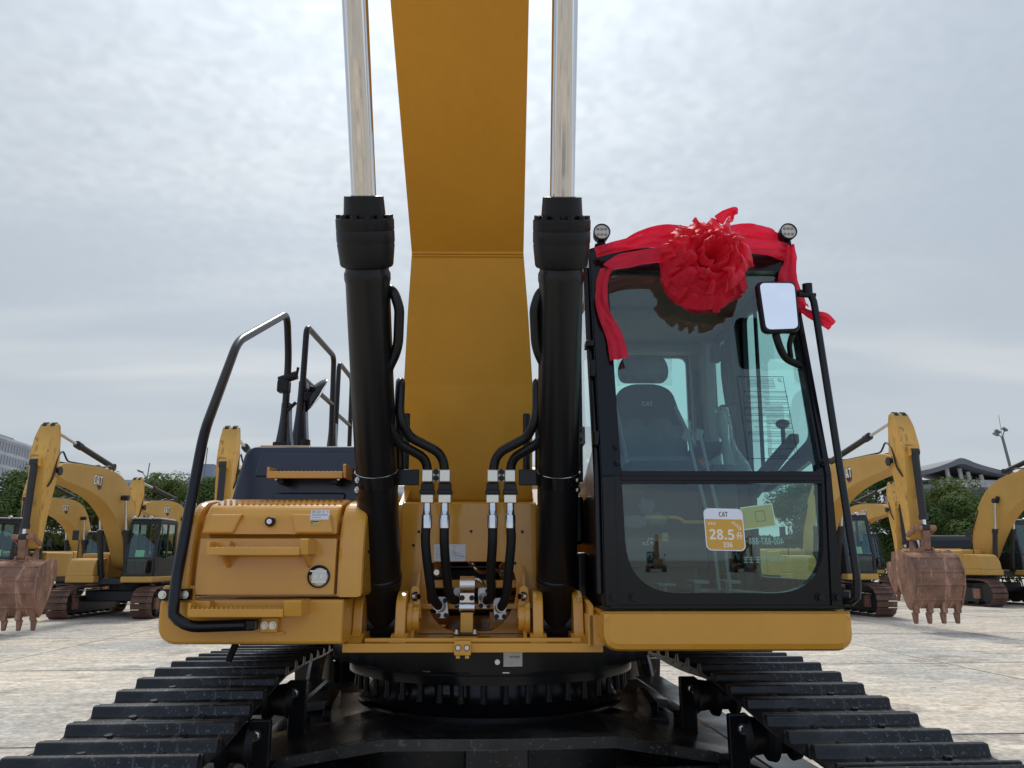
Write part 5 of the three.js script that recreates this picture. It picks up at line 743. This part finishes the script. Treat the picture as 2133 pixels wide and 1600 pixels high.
addP('excavator in the back row partly hidden behind the left machine\'s cab', -12.75, -33, -0.05, 0.97, -0.03);
addP('excavator in the back row seen under the right machine\'s boom', 18.5, -33.2, -0.05, 0.97, -0.02);
addP('excavator at the right picture edge with its boom leaving the frame', 19.6, -24.6, 0.14, 1.04, 0.10);
for (const [x, i] of [[-8, 'first'], [5, 'second'], [17, 'third'], [30, 'fourth'], [42, 'fifth'], [55, 'sixth']]) addP(`parked excavator far behind the photographer, ${i} from the tool box side, mirrored in the windscreen`, x, 118 + (x % 4), Math.PI + (x % 5) * 0.05, 1.0, (x % 3) * 0.02);

P1.position.z = -20.2; P1.scale.setScalar(0.945);

// black-wrapped boom lying behind the right machine
{
  const wr = thing('wrapped_boom', 'boom wrapped in shiny black plastic lying behind the right bucket', 'machine part', [0, 0, 0]);
  const g = new THREE.CapsuleGeometry(0.5, 3.2, 8, 26).rotateZ(Math.PI / 2), p = g.attributes.position; for (let i = 0; i < p.count; i++) { const k = 1 + (fbm(p.getX(i) * 2.2 + 20, Math.atan2(p.getY(i), p.getZ(i)) * 2 + 20, 256, 4, 5) - 0.5) * 0.45; p.setY(i, p.getY(i) * k); p.setZ(i, p.getZ(i) * k); }
  g.computeVertexNormals(); mesh(wr, 'plastic_wrap', g.translate(21.2, 2.2, -29), M.blackGloss);
  mesh(wr, 'trestle', [box(20.2, 20.5, 0, 1.9, -29.3, -28.7, 0.03), box(22.0, 22.3, 0, 1.9, -29.3, -28.7, 0.03)], M.bgBlack);
  mesh(wr, 'white_band', new THREE.CylinderGeometry(0.56, 0.56, 0.5, 24, 1, false).rotateZ(Math.PI / 2).translate(19.9, 2.1, -29), M.white);
}

// ------------------------------------------------------------------ trees
function crownGeo(seed, rx, ry, n, size) {
  const r = rng(seed), pos = [], nor = [], blobs = [];
  for (let i = 0; i < 26; i++) { const a = r() * 6.283, h = Math.pow(r(), 0.8) * 2 - 1, q = Math.sqrt(1 - h * h) * (0.45 + r() * 0.5); blobs.push([Math.cos(a) * q * rx, h * ry * 0.82, Math.sin(a) * q * rx, (0.22 + r() * 0.24) * rx]); }
  for (let i = 0; i < n; i++) {
    const b = blobs[Math.floor(r() * blobs.length)], a = r() * 6.283, h = r() * 2 - 1, q = Math.sqrt(1 - h * h), rad = b[3] * (0.55 + 0.5 * Math.sqrt(r()));
    const c = V(b[0] + Math.cos(a) * q * rad, b[1] + h * rad * 0.85, b[2] + Math.sin(a) * q * rad), n1 = V(Math.cos(a) * q + (r() - 0.5), h + 0.6 * r(), Math.sin(a) * q + (r() - 0.5)).normalize();
    const t = V(r() - 0.5, r() - 0.7, r() - 0.5).cross(n1).normalize(), u = t.clone().cross(n1), s = size * (0.6 + r() * 0.8), A = c.clone().addScaledVector(t, -s), B = c.clone().addScaledVector(u, s * 0.45), D = c.clone().addScaledVector(u, -s * 0.45), E = c.clone().addScaledVector(t, s);
    for (const v of [A, B, D, B, E, D]) { pos.push(v.x, v.y, v.z); nor.push(n1.x, n1.y, n1.z); }
  }
  const g = new THREE.BufferGeometry(); g.setAttribute('position', new THREE.Float32BufferAttribute(pos, 3)); g.setAttribute('normal', new THREE.Float32BufferAttribute(nor, 3)); g.setAttribute('uv', new THREE.Float32BufferAttribute(new Float32Array(pos.length / 3 * 2), 2)); g.userData.ready = true; return g;
}
const crowns = [crownGeo(1, 2.7, 2.5, 15000, 0.10), crownGeo(2, 2.4, 2.8, 15000, 0.10), crownGeo(3, 3.0, 2.3, 15000, 0.11), crownGeo(4, 2.2, 2.2, 13000, 0.10)];
function trunkGeo(seed, h) { const r = rng(seed), gs = [rod(V(0, 0, 0), V(0.05, h * 0.62, 0), 0.16, 12, 0.10)]; for (let i = 0; i < 6; i++) { const a = i * 1.05 + r() * 0.5, y = h * (0.35 + 0.05 * i); gs.push(rod(V(0.03, y, 0), V(Math.cos(a) * 1.2, y + h * 0.28, Math.sin(a) * 1.2), 0.06, 8, 0.02)); } return ready(gs); }
const trunks = [trunkGeo(1, 6), trunkGeo(2, 6), trunkGeo(3, 6), trunkGeo(4, 6)];
function tree(x, z, h, k, leaf, label, sx = 1) {
  const o = thing('tree', label, 'tree', [x, 0, z], k * 1.7 + x, 'trees behind the parked excavators'), s = h / 6.9;
  const t = mesh(o, 'trunk', trunks[k], M.bark); t.scale.set(s, s, s); const c = mesh(o, 'crown', crowns[k], leaf); c.position.y = 4.35 * s; c.scale.set(s * sx, s, s * sx);
}
tree(-35.5, -45, 9.6, 0, M.leafA, 'tall round tree at the left picture edge below the white office block');
tree(-31.2, -44, 8.4, 1, M.leafB, 'dark green tree behind the stick of the left excavator');
tree(-26.5, -45, 7.2, 2, M.leafA, 'bushy tree showing under the boom of the left excavator', 1.15);
tree(-22.6, -44, 7.2, 3, M.leafC, 'yellow-green tree under the curved boom of the left excavator', 1.2);
tree(-19.2, -46, 6.9, 0, M.leafC, 'light green tree right of the left excavator\'s boom');
tree(-15.6, -45, 6.5, 1, M.leafA, 'tree above the cab of the left excavator, before the low blue-grey building', 1.15);
tree(-12.2, -44, 6.6, 2, M.leafB, 'tree behind the thick front hand rail of the big excavator');
tree(-8.6, -45, 7.0, 3, M.leafA, 'tree between the hand rail and the dark hood box', 1.2);
tree(-4.5, -46, 6.6, 0, M.leafB, 'tree hidden behind the dark hood box'); tree(6.5, -46, 6.6, 1, M.leafA, 'tree hidden behind the big excavator\'s cab');
tree(20.2, -40, 6.6, 2, M.leafB, 'dark tree behind the right side of the big excavator\'s cab');
tree(25.6, -41, 7.0, 1, M.leafB, 'dark dense tree seen under the right excavator\'s boom', 1.05);
tree(31.2, -43.5, 6.7, 0, M.leafC, 'round yellow-green tree between the right stick and the far right boom', 1.1);
tree(28.9, -39, 5.6, 3, M.leafA, 'lower bushy tree just behind the right bucket', 1.25);
tree(35.4, -43, 6.0, 2, M.leafB, 'tree under the far right boom'); tree(39.5, -42, 6.0, 1, M.leafA, 'tree at the right picture edge', 1.2);

// clipped shrubs closing the yard below the crowns
for (const [x0, x1, z, seed, label] of [[-46, 4, -49, 61, 'long low dark hedge under the trees on the left'], [4, 52, -47, 62, 'long low dark hedge under the trees on the right']]) {
  const o = thing('hedge', label, 'hedge', [0, 0, 0]), r = rng(seed), pos = [];
  for (let i = 0; i < 46000; i++) {
    const x = mix(x0, x1, r()), hgt = 2.6 + 1.5 * fbm(x * 0.5 + 80, seed, 512, 4, 3), c = V(x, Math.sqrt(r()) * hgt, z + (r() - 0.5) * 2.2), n = V(r() - 0.5, r() * 0.8, r() - 0.3).normalize(), t = V(r() - 0.5, r() - 0.5, r() - 0.5).cross(n).normalize(), u = n.clone().cross(t), s = 0.12 + r() * 0.09;
    const A = c.clone().addScaledVector(t, -s), B = c.clone().addScaledVector(u, s * 0.5), D = c.clone().addScaledVector(u, -s * 0.5), E = c.clone().addScaledVector(t, s);
    for (const v of [A, D, B, B, D, E]) pos.push(v.x, v.y, v.z);
  }
  const g = new THREE.BufferGeometry(); g.setAttribute('position', new THREE.Float32BufferAttribute(pos, 3)); g.computeVertexNormals(); mesh(o, 'foliage', g, M.leafB);
  mesh(o, 'stems', Array.from({ length: 40 }, (_, i) => { const x = mix(x0, x1, (i + r()) / 40); return rod(V(x, 0, z), V(x + r() - 0.5, 2.4, z + r() - 0.5), 0.04, 6, 0.02); }), M.bark).userData.kind = 'stuff';
}

// ------------------------------------------------------------------ buildings and lamp posts far behind
{
  const b = thing('office_building', 'white office block with tall narrow windows above the trees at far left', 'building', [-156.5, 0, -260], 95.9 * R);
  mesh(b, 'wall', [box(-40, 34, 0, 42.2, -30, 0), box(-40, 34.3, 42.2, 43.1, -30, 0.5)], M.wallWhite);
  const wg = ready(box(-0.5, 0.5, 0, 3.0, -0.3, 0.03)), fg = ready([box(-0.75, -0.51, -0.1, 3.2, 0, 0.35), box(0.51, 0.75, -0.1, 3.2, 0, 0.35)]);
  for (const y of [38.4, 34.0, 29.6]) for (let i = 0; i < 22; i++) { const x = 32 - i * 2.15, w = mesh(b, 'window', fg, M.wallWhite); w.position.set(x, y, 0.0); mesh(w, 'pane', wg, M.winDark); }
  mesh(b, 'roof_room', box(8, 30, 43.1, 45.6, -20, -6), M.wallGrey);
  mesh(b, 'flag_pole', rod(V(2, 43, -8), V(2, 49.5, -8), 0.2, 8), M.lampGrey);
}
{
  const b = thing('warehouse', 'long low blue-grey building with a rooftop railing behind the trees', 'building', [-57, 0, -130]);
  mesh(b, 'wall', [box(-9, 40, 0, 14.3, -14, 0), box(-9, 40, 14.3, 14.9, -14, 0.4), box(-9, 40, 11.6, 11.9, 0, 0.25)], M.wallBlue);
  mesh(b, 'stair_tower', box(10.6, 13.2, 14.9, 18.2, -8, -4), M.wallGrey);
  mesh(b, 'roof_rail', [rod(V(4, 16, -0.4), V(10.6, 16, -0.4), 0.06, 6), ...[4.2, 6.4, 8.6, 10.4].map(x => rod(V(x, 14.8, -0.4), V(x, 16, -0.4), 0.06, 6))], M.lampGrey);
  for (const [x, h] of [[2.4, 18.2], [12, 21]]) mesh(b, 'lightning_rod', rod(V(x, 14.8, -3), V(x + 0.2, h, -3), 0.09, 6), M.lampGrey);
}
{
  const b = thing('hall', 'modern hall with a sweeping grey roof on columns at far right', 'building', [88.7, 0, -130]);
  const top = [[-24, 15.4], [-7, 17.3], [-2, 18.8], [0, 19.55], [3, 18.5], [8.3, 17.2], [14, 16.7], [26, 16.5]], low = [[26, 16.0], [14, 16.0], [8.3, 16.5], [3, 17.6], [0, 18.5], [-2, 17.9], [-7, 16.5], [-24, 14.8]];
  mesh(b, 'roof', plate(smoothLine(top, 24).concat(smoothLine(low, 24)), -14, 2.5), M.roofGrey);
  mesh(b, 'wall', [box(-6, 26, 0, 15.1, -14, -0.6), box(-8, 26, 15.1, 16.6, -14, -7)], M.wallGrey);
  for (const [x, h] of [[-0.9, 18.1], [1.5, 18.0], [3.0, 17.4], [5.4, 16.9], [9, 16.3]]) mesh(b, 'column', rod(V(x, 15.1, -0.4), V(x - 0.2, h, -0.4), 0.36, 16), M.wallWhite);
  mesh(b, 'parapet', box(-3, 26, 14.6, 15.9, -0.6, 0.0), M.wallWhite);
  for (let i = 0; i < 9; i++) mesh(b, 'window', box(-3 + i * 3.0, -0.4 + i * 3.0, 9, 14.2, -0.6, -0.45), M.winDark);
}
{
  const s = thing('street_lamp', 'tall double-arm street lamp before the blue-grey building', 'street lamp', [-25.7, 0, -60]);
  mesh(s, 'pole', rod(V(0, 0, 0), V(0.1, 7.6, 0), 0.09, 12, 0.06), M.lampGrey);
  for (const [d, hh] of [[-1, 8.62], [1, 8.38]]) { const a = mesh(s, 'arm', softPipe([[0.1, 7.5, 0], [0.1 + d * 0.06, 7.95, 0], [0.1 + d * 0.55, hh, 0]], 0.035, 16, 8), M.lampGrey); mesh(a, 'lamp_head', new THREE.SphereGeometry(0.24, 14, 8).scale(1.2, 0.42, 0.7).rotateZ(d * -0.35 * (d < 0 ? -1 : -1)).translate(0.1 + d * 0.72, hh + 0.08, 0), M.lampGrey); }
  const f = thing('floodlight_mast', 'leaning-looking floodlight mast with three lamp heads at far right', 'light mast', [47.3, 0, -60]);
  mesh(f, 'pole', rod(V(1.55, 0, 0), V(0, 12.3, 0), 0.17, 12, 0.11), M.lampGrey);
  for (const [x, y, a] of [[-0.55, 12.5, -0.5], [-0.36, 12.75, -0.6], [0.32, 12.95, -0.6]]) mesh(f, 'lamp_head', box(-0.24, 0.24, -0.09, 0.09, -0.16, 0.16, 0.03).rotateZ(a).translate(x, y, 0), M.lampGrey);
  mesh(f, 'bracket', [rod(V(0.02, 12.2, 0), V(-0.5, 12.55, 0), 0.045, 8), rod(V(0.02, 12.2, 0), V(0.3, 12.9, 0), 0.045, 8), rod(V(0, 12.2, 0), V(-0.04, 14.2, 0), 0.02, 6)], M.lampGrey);
}
renderer.render(scene, camera);
